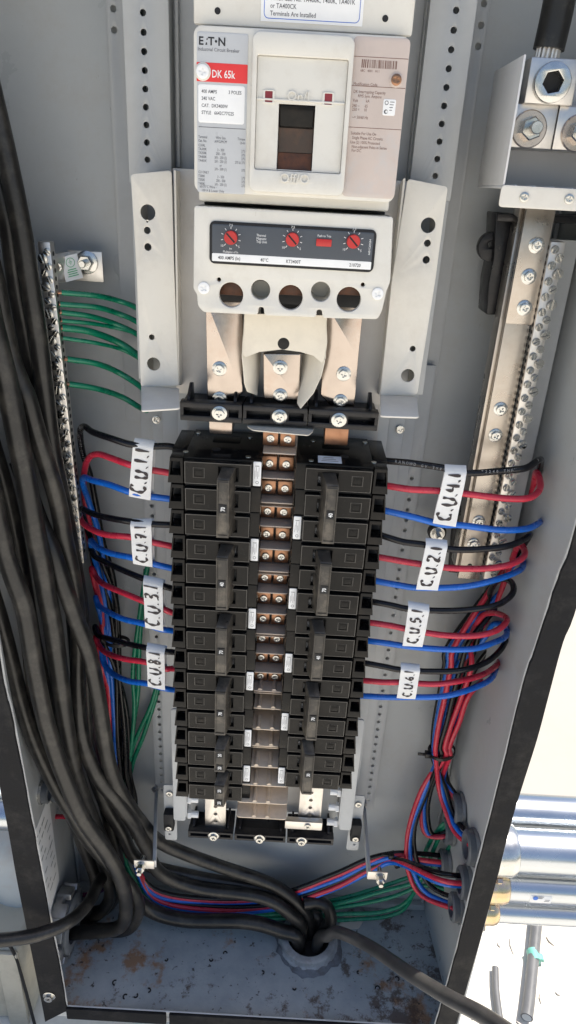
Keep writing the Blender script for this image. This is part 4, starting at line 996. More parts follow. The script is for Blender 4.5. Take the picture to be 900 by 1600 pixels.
for nm, r_, fm, lb in conds:
    q = HUB[nm]
    c = thing('conduit', lb, 'conduit', (q.x+30, q.y, q.z), 'galvanised conduits on the right')
    n = 32
    mb = MB(); mb.lathe((q.x+24, q.y, q.z), (1, 0, 0), [(0, r_), (1800, r_), (1800, r_*.9), (0, r_*.9)], n, cap=False); mb.build('pipe', 'galvanised', c, angle=60)
    mb = MB(); mb.lathe((q.x+3, q.y, q.z), (1, 0, 0), [(0, r_*1.1), (16, r_*1.12), (18, r_*1.24), (36, r_*1.26), (42, r_*1.16), (44, r_*1.02)], n, cap=False); fit = mb.build('connector', 'zinc' if fm == 'galvanised' else fm, c)
    if nm != 'H1':
        mb = MB(); mb.lathe((q.x+28, q.y-r_*.8, q.z-r_*1.0), (0, -.62, -.78), [(0, 5), (5, 5), (6, 4)], 6); mb.build('set_screw', 'yellow_zinc', c)
q = HUB['H3']
cs = thing('conduit_sticker', 'small white sticker with a blue dot on the third conduit', 'sticker', (q.x+110, q.y-21, q.z))
mb = MB(); rr_ = 18.8
x0, x1 = P(832, 1392, q.y-18).x, P(866, 1392, q.y-18).x
arc = [(q.y - rr_*math.cos(a_), q.z + rr_*math.sin(a_)) for a_ in [rad(-20+8*i) for i in range(6)]]
mb.rings([[(x0, y, z), (x1, y, z), (x1, y+.3, z), (x0, y+.3, z)] for y, z in arc]); mb.build('sheet', 'paper', cs, angle=60)
mb = MB(); mb.lathe((x0+6, q.y-rr_-.05, q.z+3), (0, -1, 0), [(0, 3.2), (.2, 3.2)], 16); mb.build('dot', 'ink_blue', cs)
mb = MB()
for k, (xa, xb) in enumerate(((.35, .6), (.35, .55), (.7, .92), (.66, .9))): mb.box(x0+(x1-x0)*xa, x0+(x1-x0)*xb, q.y-rr_-.2, q.y-rr_+.02, q.z+5-k*2.4, q.z+6-k*2.4)
mb.build('print', 'print_grey', cs)

# left wall fitting: big cast connector
lc = thing('cable_connector', 'large grey cast cable connector low on the left wall', 'conduit fitting', (XLB+6, 62, -720))
cq = Vector((XLF-3, 62, -722))
mb = MB(); mb.lathe(cq, (1, 0, 0), [(0, 46), (10, 46), (12, 44), (12, 38), (0, 36)], 28, cap=False); mb.build('locknut', 'cast_zinc', lc)
mb = MB()
for k in range(10):
    a_ = 2*math.pi*k/10
    c0 = cq + Vector((6, math.cos(a_)*44, math.sin(a_)*44)); u = Vector((0, -math.sin(a_), math.cos(a_))); v = Vector((0, math.cos(a_), math.sin(a_)))
    if k == 0: pass
    lg = MB(); lg.hull([c0+Vector((sx*10+4, 0, 0))+u*su*9+v*sv*4.5 for sx, su, sv in ((-1,-1,-1),(1,-1,-1),(1,1,-1),(-1,1,-1),(-1,-1,1),(1,-1,1),(1,1,1),(-1,1,1))], 1.2)
    lg.build('lug_tooth', 'cast_zinc', lc)
mb = MB(); mb.lathe(cq + Vector((11, 0, 0)), (1, 0, 0), [(0, 38), (10, 38), (12, 35), (12, 26), (0, 25)], 28, cap=False); mb.build('bushing', 'gland', lc)
mb = MB(); mb.lathe(cq + Vector((4, 0, 0)), (1, 0, 0), [(0, 37), (1, 37)], 28); mb.build('throat', 'deep_black', lc)
for (Y, z, r_, lb) in ((100, -512, 17, 'small conduit hub high on the left wall'), (64, -478, 15, 'small conduit hub on the left wall nearest the rim')):
    x = XLF + (XLB-XLF)*(Y-YF)/(YB-YF)
    h = thing('conduit_hub', lb, 'conduit fitting', (x, Y, z), 'conduit hubs on the left wall')
    mb = MB(); mb.lathe((x, Y, z), (1, 0, 0), [(0, r_), (4, r_), (4, r_*.8), (0, r_*.8)], 10, cap=False); mb.build('locknut', 'zinc', h)
    mb = MB(); mb.lathe((x+4, Y, z), (1, 0, 0), [(0, r_*.9), (7, r_*.9), (8, r_*.7), (0, r_*.66)], 20, cap=False); mb.build('bushing', 'gland', h)
    mb = MB(); mb.lathe((x+1, Y, z), (-1, 0, 0), [(0, r_*.8), (.8, r_*.8)], 18); mb.build('throat', 'deep_black', h)

# floor hub
fc = PZ(481, 1474, ZB)
fh = thing('floor_hub', 'grey sealed conduit hub in the enclosure floor with cables passing through', 'conduit fitting', (fc.x, fc.y, ZB))
mb = MB(); mb.lathe((fc.x, fc.y, ZB), (0, 0, 1), [(0, 44), (7, 43), (9, 41), (16, 40), (18, 37), (18, 31), (0, 30)], 30, cap=False); mb.build('bushing', 'collar', fh)
mb = MB(); mb.lathe((fc.x, fc.y, ZB+.5), (0, 0, 1), [(0, 31), (.5, 31)], 30); mb.build('throat', 'deep_black', fh)
mb = MB(); rs = random.Random(11)
N = 40; prof = []
ro = [44 + rs.uniform(0, 9) for _ in range(N)]; hh = [rs.uniform(3, 9) for _ in range(N)]
mb.rings([[(fc.x+ro[i]*math.cos(2*math.pi*i/N), fc.y+ro[i]*math.sin(2*math.pi*i/N), ZB+.2) for i in range(N)],
          [(fc.x+(ro[i]*.6+44*.4)*math.cos(2*math.pi*i/N), fc.y+(ro[i]*.6+44*.4)*math.sin(2*math.pi*i/N), ZB+hh[i]*.8) for i in range(N)],
          [(fc.x+42.5*math.cos(2*math.pi*i/N), fc.y+42.5*math.sin(2*math.pi*i/N), ZB+hh[i]+2) for i in range(N)]], cap=False)
mb.build('sealant', 'caulk', fh, angle=70)
lf = thing('paper_scrap', 'torn beige paper scrap lying on the floor behind the hub', 'paper', PZ(550, 1440, ZB+3))
q = [PZ(x, y, ZB) for x, y in ((528,1449),(540,1434),(556,1425),(572,1428),(570,1440),(560,1452),(545,1453))]
cen = sum(q, Vector())/len(q)
mb = MB(); mb.rings([[a_ + Vector((0, 0, 1.2 + 5*(i % 3 == 1))) for i, a_ in enumerate(q)], [a_ + Vector((0, 0, 1.7 + 5*(i % 3 == 1))) for i, a_ in enumerate(q)]]); mb.build('sheet', 'leaf_paper', lf)
# debris: clipped bits and a loose screw on the floor
rs = random.Random(21)
for k, (px, py) in enumerate(((196,1558),(212,1556),(180,1536),(232,1548),(330,1500),(352,1490),(260,1500),(410,1520),(560,1520),(590,1545),(620,1530),(600,1500),(460,1545))):
    c = PZ(px, py, ZB)
    a0 = rs.uniform(0, 6); R_ = rs.uniform(1.8, 3.6)
    pts = [c + Vector((R_*math.cos(a0+t*.7), R_*math.sin(a0+t*.7), 1.0)) for t in range(6)]
    w_ = MB().tube(pts, .9, 6, 3).build('wire_clipping', 'deep_black')
    tag(w_, 'tiny curled dark wire clipping lying on the rusty enclosure floor', 'clipping', 'wire clippings on the enclosure floor')
ls = thing('loose_bolt', 'loose zinc bolt on the floor near the right front corner', 'bolt', PZ(668, 1555, ZB+4))
c0 = PZ(668, 1555, ZB+4); mb = MB(); mb.lathe(c0, (.2, 1, .1), [(0, 5), (4, 5)], 6); mb.build('head', 'zinc', ls)
mb = MB(); mb.lathe(c0 + Vector((.8, 4, .4)), (.2, 1, .1), [(0, 2.6), (14, 2.6)], 10); mb.build('shank', 'zinc', ls)

# ================================================================ TRIM STAND-OFFS AT THE FOOT
for s_, a_, foot, boltp, lb in ((-1, (243,1238), (240,1350), (221,1368), 'thin steel trim stand-off with a bolt at the lower left, beside the cables'), (1, (567,1262), (575,1366), (591,1378), 'thin steel trim stand-off with a bolt at the lower right')):
    A = P(*a_, 143); zz = A.z
    F = PZ(*foot, zz)
    t_ = thing('trim_standoff', lb, 'bracket', (A.x, A.y, zz), 'trim stand-offs at the chassis foot')
    quadbox(MB(), (A.x-1, A.y, zz-6), (F.x-1, F.y, zz-6), (F.x-1, F.y, zz+6), (A.x-1, A.y, zz+6), (4.4, 0, 0), .5).build('arm', 'arm_steel', t_)
    xe = F.x + s_*24
    x0, x1 = sorted((F.x-s_*1, xe))
    MB().box(x0, x1, F.y-2, F.y, zz-7, zz+7, .6).build('foot', 'alu', t_)
    B0 = Vector((F.x+s_*15, F.y-2, zz))
    mb = MB(); mb.lathe(B0, (0, -1, 0), [(0, 6), (1.5, 6), (1.5, 5), (3.5, 5)], 20); mb.lathe(B0 + Vector((0, -3.5, 0)), (0, -1, 0), [(0, 5.4), (5, 5.4), (5.6, 4.8)], 6); mb.build('nut', 'zinc', t_)
    mb = MB(); mb.lathe(B0 + Vector((0, 12, 0)), (0, -1, 0), [(0, 2.8), (26, 2.8)], 12); mb.build('bolt', 'zinc', t_)
    screw('hex_s', A.x, A.y-2, zz+8, t_, 'cast_zinc')

# ================================================================ PHASE WIRES
def pp(l): return [P(*q) if len(q) == 3 and not isinstance(q, Vector) else q for q in l]
def wire(colr, pts, label, grp, r_=3.2):
    q = pp(pts); jr = random.Random(len(label)*7 + len(pts))
    q = [q[0]] + [p + Vector((jr.gauss(0, .5), jr.gauss(0, .8), jr.gauss(0, .6))) for p in q[1:-4]] + q[-4:]
    o = MB().tube(q, r_, 12, 6).build('wire', 'wire_' + colr)
    # place origin at the first point
    return tag(o, label, 'wire', grp)
def ydepth(path, ys):
    n = len(path); out = []
    for i, (x, y) in enumerate(path):
        t = i/(n-1)*(len(ys)-1); k = min(int(t), len(ys)-2); out.append((x, y, ys[k] + (ys[k+1]-ys[k])*(t-k)))
    return out
GW = 'phase wires on the left'; GX = 'phase wires on the right'
names = {'k': 'black', 'r': 'red', 'b': 'blue'}
HX = lambda n, dy=0, dz=0: HUB[n] + Vector((6, dy, dz))
HI = lambda n, dy=0, dz=0: HUB[n] + Vector((-22, dy, dz))
# --- left side: visible sweep, then down the bundle
LW = {
 '1.1k': [(284,703),(265,699),(237,696),(205,694),(173,685),(145,674),(131,668),(125,675),(130,707),(140,741),(150,790),(163,850),(180,930)],
 '1.1r': [(284,744),(265,741),(237,735),(205,727),(175,716),(154,710),(139,715),(131,735),(131,770),(138,810),(148,870),(160,940)],
 '1.1b': [(284,781),(265,779),(237,776),(205,768),(170,758),(146,751),(130,746),(129,758),(140,785),(154,830),(164,890),(172,960)],
 '7.1k': [(284,821),(265,819),(237,818),(200,814),(165,808),(142,802),(128,796),(131,812),(146,850),(170,900),(184,960)],
 '7.1r': [(284,857),(265,852),(237,846),(205,840),(165,834),(142,826),(128,812),(126,796),(136,830),(146,880),(158,940)],
 '7.1b': [(286,892),(265,887),(240,880),(208,872),(175,863),(152,854),(143,845),(146,868),(158,910),(168,970)],
 '3.1k': [(288,924),(270,919),(250,913),(222,904),(190,889),(165,878),(149,868),(142,856),(150,890),(172,950)],
 '3.1r': [(288,960),(270,956),(250,950),(222,938),(190,925),(162,914),(149,904),(143,888),(152,930),(165,985)],
 '3.1b': [(288,991),(270,987),(250,980),(225,975),(195,967),(167,956),(154,946),(150,934),(160,970),(172,1020)],
 '8.1k': [(288,1022),(270,1019),(250,1016),(228,1012),(200,1006),(172,1000),(152,992),(150,978),(165,1010),(185,1060)],
 '8.1r': [(288,1049),(270,1046),(255,1042),(228,1035),(195,1029),(166,1021),(154,1008),(150,996),(160,1030),(170,1075)],
 '8.1b': [(288,1079),(270,1077),(255,1074),(230,1069),(200,1063),(176,1052),(163,1034),(159,1012),(166,1050),(174,1090)],
}
lane = {'1.1k': 0, '1.1r': 1, '1.1b': 2, '7.1k': 3, '7.1r': 4, '7.1b': 5, '3.1k': 6, '3.1r': 7, '3.1b': 8, '8.1k': 9, '8.1r': 10, '8.1b': 11}
base = {'k': 189, 'r': 166, 'b': 174}
for key, path in LW.items():
    c = key[-1]; t_ = key[:-1]; i = lane[key]; j = i//3
    pts = ydepth(path, [46, 42, 40, 62, 92, 112, 122, 124])
    bx = base[c] + (j-1.5)*5.0
    yy = 122 + (j % 2)*8
    tail = [(y_ - 1090) for y_ in (1110, 1160, 1210, 1260)]
    pts += [(bx + k*.055 + (6 if k > 120 else 0), 1090+k, yy) for k in tail]
    if t_ in ('1.1', '7.1'):
        o_ = j*15 + {'k': 0, 'r': 5, 'b': 10}[c]
        pts += [(205, 1330, 124), (240, 1388+o_*.7, 120-o_*.3), (330, 1402+o_*.9, 118-o_*.4), (430, 1398+o_*.9, 116-o_*.4), (520, 1366+o_, 114-o_*.3), (575, 1342+o_*.9, 112-o_*.3), (617, 1333+o_*.6, 110-o_*.4)]
        hub = 'H3' if t_ == '7.1' else 'H6'
        d_ = {'k': (6, 4), 'r': (-5, 5), 'b': (0, -6)}[c]
        pts = pp(pts) + [HI(hub, *d_) + Vector((-14, 2, 0)), HX(hub, *d_)]
    else:
        pts += [(195+j, 1330, 130), (160, 1390, 135), (110, 1400, 140)]
    wire(names[c], pts, '%s wire of the %s left circuit, under tag C.U.%s' % (names[c], ['topmost', 'second', 'third', 'lowest'][j], t_), GW)
# --- right side
RW = {
 '4.1k': [(585,714),(602,718),(640,724),(690,733),(730,736),(780,736),(820,730),(840,718),(846,722),(838,748),(824,800),(808,860)],
 '4.1r': [(585,757),(602,758),(640,763),(690,768),(730,772),(790,779),(825,778),(842,767),(846,751),(839,738),(832,765),(820,810),(806,860)],
 '4.1b': [(582,794),(597,797),(640,806),(690,818),(720,823),(780,827),(820,826),(838,822),(844,815),(838,822),(820,860),(800,905)],
 '2.1k': [(578,833),(592,836),(630,844),(660,851),(710,857),(760,857),(800,850),(824,839),(828,836),(815,860),(800,900),(785,935)],
 '2.1r': [(574,870),(588,872),(630,878),(660,882),(700,887),(750,889),(790,883),(814,872),(820,861),(812,851),(800,875),(785,915),(772,950)],
 '2.1b': [(570,904),(583,906),(620,913),(650,918),(700,918),(740,914),(780,905),(808,895),(818,884),(812,872),(795,905),(775,950)],
 '5.1k': [(566,939),(578,941),(610,946),(640,950),(700,955),(750,953),(785,943),(802,925),(798,909),(780,905),(768,920),(758,955)],
 '5.1r': [(560,971),(573,973),(610,978),(640,983),(690,992),(740,994),(775,986),(791,973),(789,962),(770,957),(752,966),(735,1000)],
 '5.1b': [(556,1000),(568,1001),(600,1004),(640,1009),(690,1015),(740,1013),(772,1004),(790,992),(788,978),(770,975),(755,1000)],
 '6.1k': [(553,1033),(565,1036),(600,1043),(625,1047),(670,1050),(720,1047),(760,1035),(783,1014),(792,994),(784,985),(772,1005)],
 '6.1r': [(552,1061),(564,1062),(600,1065),(630,1067),(680,1068),(720,1064),(755,1053),(776,1038),(782,1026),(772,1050)],
 '6.1b': [(550,1086),(562,1087),(600,1088),(640,1089),(690,1088),(730,1080),(762,1063),(775,1046),(770,1040),(758,1062)],
}
rl = {'4.1k': 0, '4.1b': 1, '4.1r': 2, '2.1b': 3, '2.1k': 5, '5.1b': 4, '2.1r': 6, '5.1k': 7, '5.1r': 8, '6.1k': 9, '6.1b': 10, '6.1r': 11}
for key, path in RW.items():
    c = key[-1]; t_ = key[:-1]; i = rl[key]
    pts = ydepth(path, [46, 40, 34, 32, 34, 44, 74, 108, 124])
    yy = 128 - (i % 3)*9
    y0 = max(path[-1][1]+25, 1000)
    for y_ in (1000, 1040, 1085, 1130):
        if y_ > path[-1][1]+20:
            f_ = (y_-1000)/173; xx = (703+6.3*i)*(1-f_) + (675+2.5*i)*f_ - 12*f_*(1-f_)
            pts.append((xx, y_, yy))
    pts += [(676+2.5*i, 1165, yy-2), (676.5+2.4*i, 1182, yy-2)]
    d_ = {'k': (5, 5), 'r': (-6, -2), 'b': (3, -6)}[c]; o_ = {'k': 6, 'r': -4, 'b': 0}[c]
    if t_ == '2.1': mid, hub = [(664+o_, 1232, 118), (645+o_, 1285, 112), (640+o_*1.2, 1325, 104), (646+o_*2, 1362, 92), (668+o_*2, 1396-o_, 78)], 'H4'
    elif t_ == '4.1': mid, hub = [(690+o_, 1232, 112), (702+o_, 1272, 92), (718+o_, 1300-o_, 70)], 'H2'
    elif t_ == '5.1': mid, hub = [(668+o_, 1232, 125), (662+o_, 1272, 122), (672+o_, 1305, 116)], 'H5'
    else: mid, hub = [(694+o_*.6, 1215, 124), (706+o_*.6, 1238, 112)], 'H1'
    pts = pp(pts + mid) + [HX(hub, *d_)]
    wire(names[c], pts, '%s wire of the %s right circuit, under tag C.U.%s' % (names[c], {'4.1': 'topmost', '2.1': 'second', '5.1': 'third', '6.1': 'lowest'}[t_], t_), GX)

# --- green ground wires from the bar on the left
gl = [[(84,457),(96,457),(150,462),(185,470),(213,481),(235,500)], [(84,475),(94,475),(150,480),(185,490),(214,503),(238,525)], [(85,488),(96,488),(140,494),(180,506),(215,523),(238,545)],
      [(85,501),(97,501),(140,505),(180,512),(214,521),(240,535)], [(86,512),(97,512),(140,518),(185,535),(216,556),(240,580)], [(88,527),(98,528),(150,536),(190,546),(217,560),(240,575)],
      [(94,560),(105,561),(150,568),(185,582),(218,603),(240,625)], [(96,599),(108,600),(150,607),(190,620),(219,637),(229,641)]]
rk = [2.6, 2.6, 2.6, 2.0, 3.4, 2.0, 2.9, 2.9]
ords = ['topmost', 'second', 'third', 'thin fourth', 'thickest, fifth', 'sixth', 'seventh', 'lowest']
for k, path in enumerate(gl):
    pts = ydepth(path[1:], [96, 108, 126, 120, 96])
    g_ = thing('ground_wire', '%s of the green ground wires leaving the ground bar for the beige bracket' % ords[k], 'wire', tuple(P(*pts[0])), 'green ground wires at the ground bar')
    MB().tube(pp(pts), rk[k], 12, 6).build('insulation', 'wire_green', g_)
    a, b = P(*path[0], 95), P(*path[1], 96)
    MB().tube([a, b + (b-a).normalized()*2], rk[k]*.62, 8, 3).build('bare_end', 'copper', g_)
# long green wires at the back and across the floor
GG = 'green ground wires behind and below'
longg = [[(236,860,132),(226,915,132),(214,985,134),(208,1050,134),(211,1105,134),(206,1160,132),(198,1240,130),(190,1330,128),(232,1392,122),(330,1418,118),(430,1422,116),(520,1414,116),(600,1392,116),(652,1376,114),(690,1340,112),(712,1310,110)],
         [(228,890,138),(221,950,138),(217,1020,138),(214,1080,138),(207,1140,136),(200,1200,134),(192,1320,132),(228,1398,126),(330,1424,120),(430,1428,118),(540,1416,118),(610,1402,118),(660,1384,118),(700,1390,100)],
         [(262,1000,142),(250,1050,142),(236,1100,140),(218,1140,138),(204,1180,136),(192,1260,134),(186,1330,132),(226,1404,126),(330,1430,122),(440,1434,120),(530,1428,120),(600,1424,120),(645,1398,120),(690,1300,120),(716,1268,116)],
         [(255,1035,144),(246,1080,144),(234,1120,142),(222,1155,140),(208,1195,140),(196,1260,138),(190,1340,136),(230,1410,130),(340,1436,126),(450,1440,124),(550,1436,124),(610,1430,124),(640,1408,124),(665,1330,124),(690,1290,122),(714,1280,118)],
         [(230,1392,134),(330,1412,128),(430,1414,126),(520,1408,124),(600,1384,124),(655,1366,122),(700,1362,112),(724,1386,80)]]
gll = ['first green ground wire left of the rail, behind tag C.U.7.1', 'second green ground wire down the left rail, behind tag C.U.3.1', 'third green ground wire down the left rail, behind tag C.U.8.1', 'green ground wire hugging the left rail, lowest along the floor', 'green ground wire on the floor behind the cable hub']
for l_, lb in zip(longg, gll): wire('green', l_, lb, GG, 2.9)
wire('red', [(84,1276,104),(100,1276,100),(118,1279,96),(135,1290,110)], 'short red wire end leaving a small hub on the left wall', GW, 3.2)

# --- cable ties
def tie(c, ax, rx_, rb, label):
    ax = Vector(ax).normalized(); c = Vector(c)
    u = ax.cross(Vector((0, 1, 0))).normalized(); v = ax.cross(u)
    t_ = thing('cable_tie', label, 'cable tie', c, 'black cable ties')
    mb = MB(); N = 28; ring = []
    for i in range(N):
        a_ = 2*math.pi*i/N; d = u*math.cos(a_)*rx_ + v*math.sin(a_)*rb
        n_ = d.normalized(); p = c + d
        ring.append([p - ax*2.2, p + ax*2.2, p + ax*2.2 + n_*1.3, p - ax*2.2 + n_*1.3])
    mb.rings(ring, closed=True); mb.build('strap', 'insulator', t_)
    h = c - u*(rx_+2)
    if h.x > c.x: h = c + u*(rx_+2)
    h = h + Vector((0, -rb*.3, 0))
    MB().box(h.x-4, h.x+4, h.y-4, h.y+4, h.z-3.4, h.z+3.4, .8).build('head', 'insulator', t_)
    MB().hull([h+Vector(q) for q in ((-13,-1,-2),(-3,-1,-2),(-3,1,-2),(-13,1,-2),(-13,-1,1.6),(-3,-1,1.6),(-3,1,1.6),(-13,1,1.6))], .3).build('tail', 'insulator', t_)
tie(P(690, 1173, 117), P(690.5, 1190, 117) - P(689.5, 1160, 117), 16, 15, 'black cable tie cinching the right bundle above the hubs')
tie(P(617, 1343, 110), P(630, 1339, 110) - P(604, 1348, 110), 11, 10, 'black cable tie round the wires crossing the floor at the right')
tie(P(183, 1002, 124), P(183.5, 1020, 124) - P(182.5, 985, 124), 14, 9, 'black cable tie on the left bundle near tag C.U.8.1')

# ================================================================ WIRE TAGS WITH HANDWRITING
STR = {
 'C': ([[(.55,.86),(.38,.98),(.18,.88),(.06,.55),(.12,.2),(.32,.04),(.55,.12)]], .62),
 'U': ([[(.06,.95),(.05,.45),(.14,.1),(.32,.03),(.48,.2),(.54,.55),(.55,.95)]], .64),
 '.': ([[(.06,.02),(.10,.08)]], .22),
 '1': ([[(.12,.98),(.10,.02)]], .26),
 '2': ([[(.06,.78),(.2,.96),(.42,.9),(.44,.62),(.2,.3),(.05,.05),(.28,.08),(.5,.02)]], .58),
 '3': ([[(.08,.92),(.36,.94),(.40,.72),(.2,.55),(.42,.42),(.40,.12),(.08,.05)]], .54),
 '4': ([[(.08,.95),(.06,.5),(.46,.48)],[(.44,.95),(.42,.02)]], .56),
 '5': ([[(.46,.95),(.12,.95),(.10,.58),(.38,.55),(.44,.25),(.28,.05),(.06,.08)]], .56),
 '6': ([[(.36,.98),(.12,.6),(.08,.2),(.26,.03),(.44,.2),(.38,.44),(.12,.36)]], .54),
 '7': ([[(.05,.92),(.46,.95),(.2,.02)],[(.1,.5),(.42,.52)]], .54),
 '8': ([[(.4,.84),(.2,.96),(.08,.78),(.38,.34),(.34,.08),(.12,.06),(.1,.3),(.36,.66),(.4,.84)]], .52),
}
def wire_tag(text, c4, Y, seed):
    q = [P(x, y, Y) for x, y in c4]      # TL TR BR BL
    t_ = thing('wire_tag', {'1.1': 'topmost', '7.1': 'second from top', '3.1': 'third from top', '8.1': 'lowest', '4.1': 'topmost', '2.1': 'second from top', '5.1': 'third from top', '6.1': 'lowest'}[text] + ' white paper tag on the %s wires, handwritten C.U.%s' % ('left' if text in ('1.1','7.1','3.1','8.1') else 'right', text), 'tag', sum(q, Vector())/4, 'handwritten paper wire tags')
    def S(s, v, off=0.0):               # s: 0 bottom .. 1 top ; v: 0 left .. 1 right
        b = q[3].lerp(q[2], v); t = q[0].lerp(q[1], v); p = b.lerp(t, s)
        fold = 7.0*max(0, (s-.90)/.10)**2
        wav = math.sin(s*9+seed)*.5 + math.sin(v*3+seed*2)*.4
        return p + Vector((0, fold + wav + off, 0))
    n = 14; mb = MB()
    ring = []
    mb.rings([[S(i/n, 0), S(i/n, .5), S(i/n, 1), S(i/n, 1, .35), S(i/n, .5, .35), S(i/n, 0, .35)] for i in range(n+1)])
    mb.build('paper', 'tag_paper', t_, angle=70)
    # the back leaf of the folded tag, peeping out
    mb = MB(); mb.rings([[S(i/n*.9+.06, .06, 7.5), S(i/n*.9+.06, 1.05, 7.5), S(i/n*.9+.06, 1.05, 7.8), S(i/n*.9+.06, .06, 7.8)] for i in range(n+1)]); mb.build('back_leaf', 'tag_paper', t_, angle=70)
    H = ((q[0]-q[3]).length + (q[1]-q[2]).length)/2; W = ((q[1]-q[0]).length + (q[2]-q[3]).length)/2
    chars = 'C.U.' + text
    rs = random.Random(seed*13+1)
    adv = [STR[ch][1] for ch in chars]; tot = sum(adv) + .14*len(chars)
    em = min(.86*H/tot, W*.70); mb = MB(); cur = (.06 + (1-.08-(em*tot)/H)*.35)
    lay = 0
    for ch, ad in zip(chars, adv):
        jz = rs.uniform(-.05, .05); sc = rs.uniform(.9, 1.08)
        for st_ in STR[ch][0]:
            cp = catmull([Vector((x, y, 0)) for x, y in st_], 4)
            pts = []
            for p in cp:
                s = cur + p.x*em*sc/H
                v = .5 + (.42 - p.y*sc)*em/W + jz + rs.uniform(-.006, .006)
                pts.append((s, v))
            wd = em*.11
            A, B = [], []
            for i, (s, v) in enumerate(pts):
                s0, v0 = pts[max(i-1, 0)]; s1, v1 = pts[min(i+1, len(pts)-1)]
                ds, dv = (s1-s0)*H, (v1-v0)*W; L = math.hypot(ds, dv) or 1
                ww = wd*(.8 + .35*math.sin(i*.9+seed)) * (.7 if i in (0, len(pts)-1) else 1)
                ns, nv = -dv/L*ww/H, ds/L*ww/W
                off = -.30 - .002*lay; lay += 1
                A.append(S(s+ns, v+nv, off)); B.append(S(s-ns, v-nv, off))
            mb.strip(A, B, (0, .15, 0))
        cur += (ad+.14)*em/H
    mb.build('handwriting', 'marker', t_)
tags = [('1.1', ((208,688),(240,692),(235,782),(201,776)), 36), ('7.1', ((203,815),(236,815),(238,887),(208,881)), 36), ('3.1', ((223,904),(254,911),(255,987),(227,981)), 36), ('8.1', ((228,1011),(257,1015),(258,1078),(231,1073)), 36),
        ('4.1', ((697,730),(731,732),(712,823),(676,817)), 26), ('2.1', ((667,846),(701,850),(684,923),(650,921)), 26), ('5.1', ((639,945),(672,950),(660,1011),(629,1010)), 28), ('6.1', ((627,1042),(657,1045),(649,1093),(620,1091)), 28)]
for k, (t_, c4, Y) in enumerate(tags): wire_tag(t_, c4, Y, k+1)

# ================================================================ HEAVY BLACK CABLES ON THE LEFT
GC = 'heavy black feeder cables'
def cable(pts, r_, label):
    pts = pp(pts)
    o = MB().tube(pts, r_, 20, 7).build('feeder_cable', 'cable_black')
    return tag(o, label, 'cable', GC)
FH = lambda dx, dy, dz: fc + Vector((dx, dy, dz))
cable([(-40,560,2),(-18,740,4),(4,850,7),(20,900,8),(38,950,9),(51,1025,10),(65,1100,12),(79,1152,14),(99,1209,18),(129,1278,22),(168,1334,28),(191,1380,36),(197,1424,46),(183,1450,54),(125,1457,60),(70,1460,64)], 9.3, 'frontmost thick black cable bending back into the connector at lower left')
cable([(-45,760,20),(-20,900,22),(0,970,24),(15,1025,26),(30,1087,28),(50,1150,32),(75,1205,36),(102,1254,40),(138,1312,46),(178,1358,54),(208,1392,60),(216,1424,68),(198,1452,76),(150,1452,80),(80,1440,80)], 8.8, 'thick black cable close to the left rim, bending back beside the frontmost one')
cable([(-45,300,26),(-20,470,28),(-4,540,28),(11,600,28),(26,675,28),(41,750,28),(54,825,29),(65,881,30),(73,930,32),(82,975,33),(92,1050,36),(101,1125,42),(112,1187,50),(128,1240,62),(152,1300,76),(182,1362,88),(226,1416,96),(285,1437,93),(384,1440,86),(438,1454,82), FH(-16, -10, 24), FH(-14, -10, -50)], 10.0, 'broad black cable left of centre, lowest across the floor to the hub')
cable([(-50,300,46),(-12,425,46),(2,500,46),(17,560,46),(32,600,46),(42,622,46),(57,675,47),(75,731,50),(91,787,54),(101,844,60),(111,890,66),(119,940,72),(123,1000,76),(122,1075,70),(128,1150,60),(150,1209,56),(183,1252,60),(209,1288,68),(229,1326,78),(250,1364,86),(308,1387,94),(410,1402,94),(458,1432,90), FH(-10, 4, 26), FH(-10, 4, -50)], 8.9, 'thick black cable passing behind the left stand-off toward the floor hub')
cable([(-24,100,70),(0,200,70),(18,280,70),(34,360,70),(47,444,70),(61,537,70),(70,612,72),(81,700,74),(95,769,78),(107,830,82),(117,890,86),(126,950,90),(131,1040,94),(134,1120,94),(142,1190,92),(162,1250,90),(189,1297,92),(218,1345,100),(300,1369,108),(420,1392,110),(476,1424,108), FH(14, 18, 26), FH(12, 16, -50)], 8.7, 'thick black cable nearest the ground bar, highest visible at the left edge')
cable([(-34,180,78),(-8,270,78),(13,350,78),(26,444,80),(40,519,82),(53,594,86),(64,650,90),(80,720,94),(95,800,98),(108,900,102),(118,1000,106),(126,1100,108),(148,1200,106),(172,1290,104),(186,1370,104),(165,1420,102),(110,1425,100),(70,1425,98)], 8.6, 'thick black cable second from the ground bar at the top left')
cable([(28,720,70),(46,770,64),(62,815,54),(80,856,46),(99,912,42),(120,970,42),(139,1020,44),(151,1075,48),(160,1130,54),(172,1198,60),(192,1243,68),(219,1283,80),(248,1314,92),(290,1334,100),(345,1354,106),(425,1382,108),(468,1414,104), FH(2, 12, 26), FH(4, 12, -50)], 8.8, 'thick black cable crossing over its neighbours, uppermost across the floor')
cable([(-40,600,52),(-14,690,52),(4,750,52),(16,800,54),(28,862,56),(40,930,60),(52,1000,64),(72,1090,70),(98,1180,78),(128,1260,86),(155,1330,92),(172,1400,94),(140,1435,96),(85,1425,94)], 8.6, 'thick black cable half hidden behind the frontmost one at mid height')
cable([(-50,700,70),(-14,800,70),(4,880,70),(18,960,70),(36,1050,70),(60,1140,74),(92,1225,80),(126,1310,90),(150,1385,98),(120,1420,104),(75,1405,104)], 8.4, 'thick black cable deep against the left wall')
o = MB().tube(pp([(-60,1470,-78),(-20,1470,-70),(20,1467,-60),(60,1460,-48),(105,1442,-26),(135,1415,10),(150,1388,50),(160,1370,90)]), 7.6, 18, 8).build('outgoing_cable', 'cable_black')
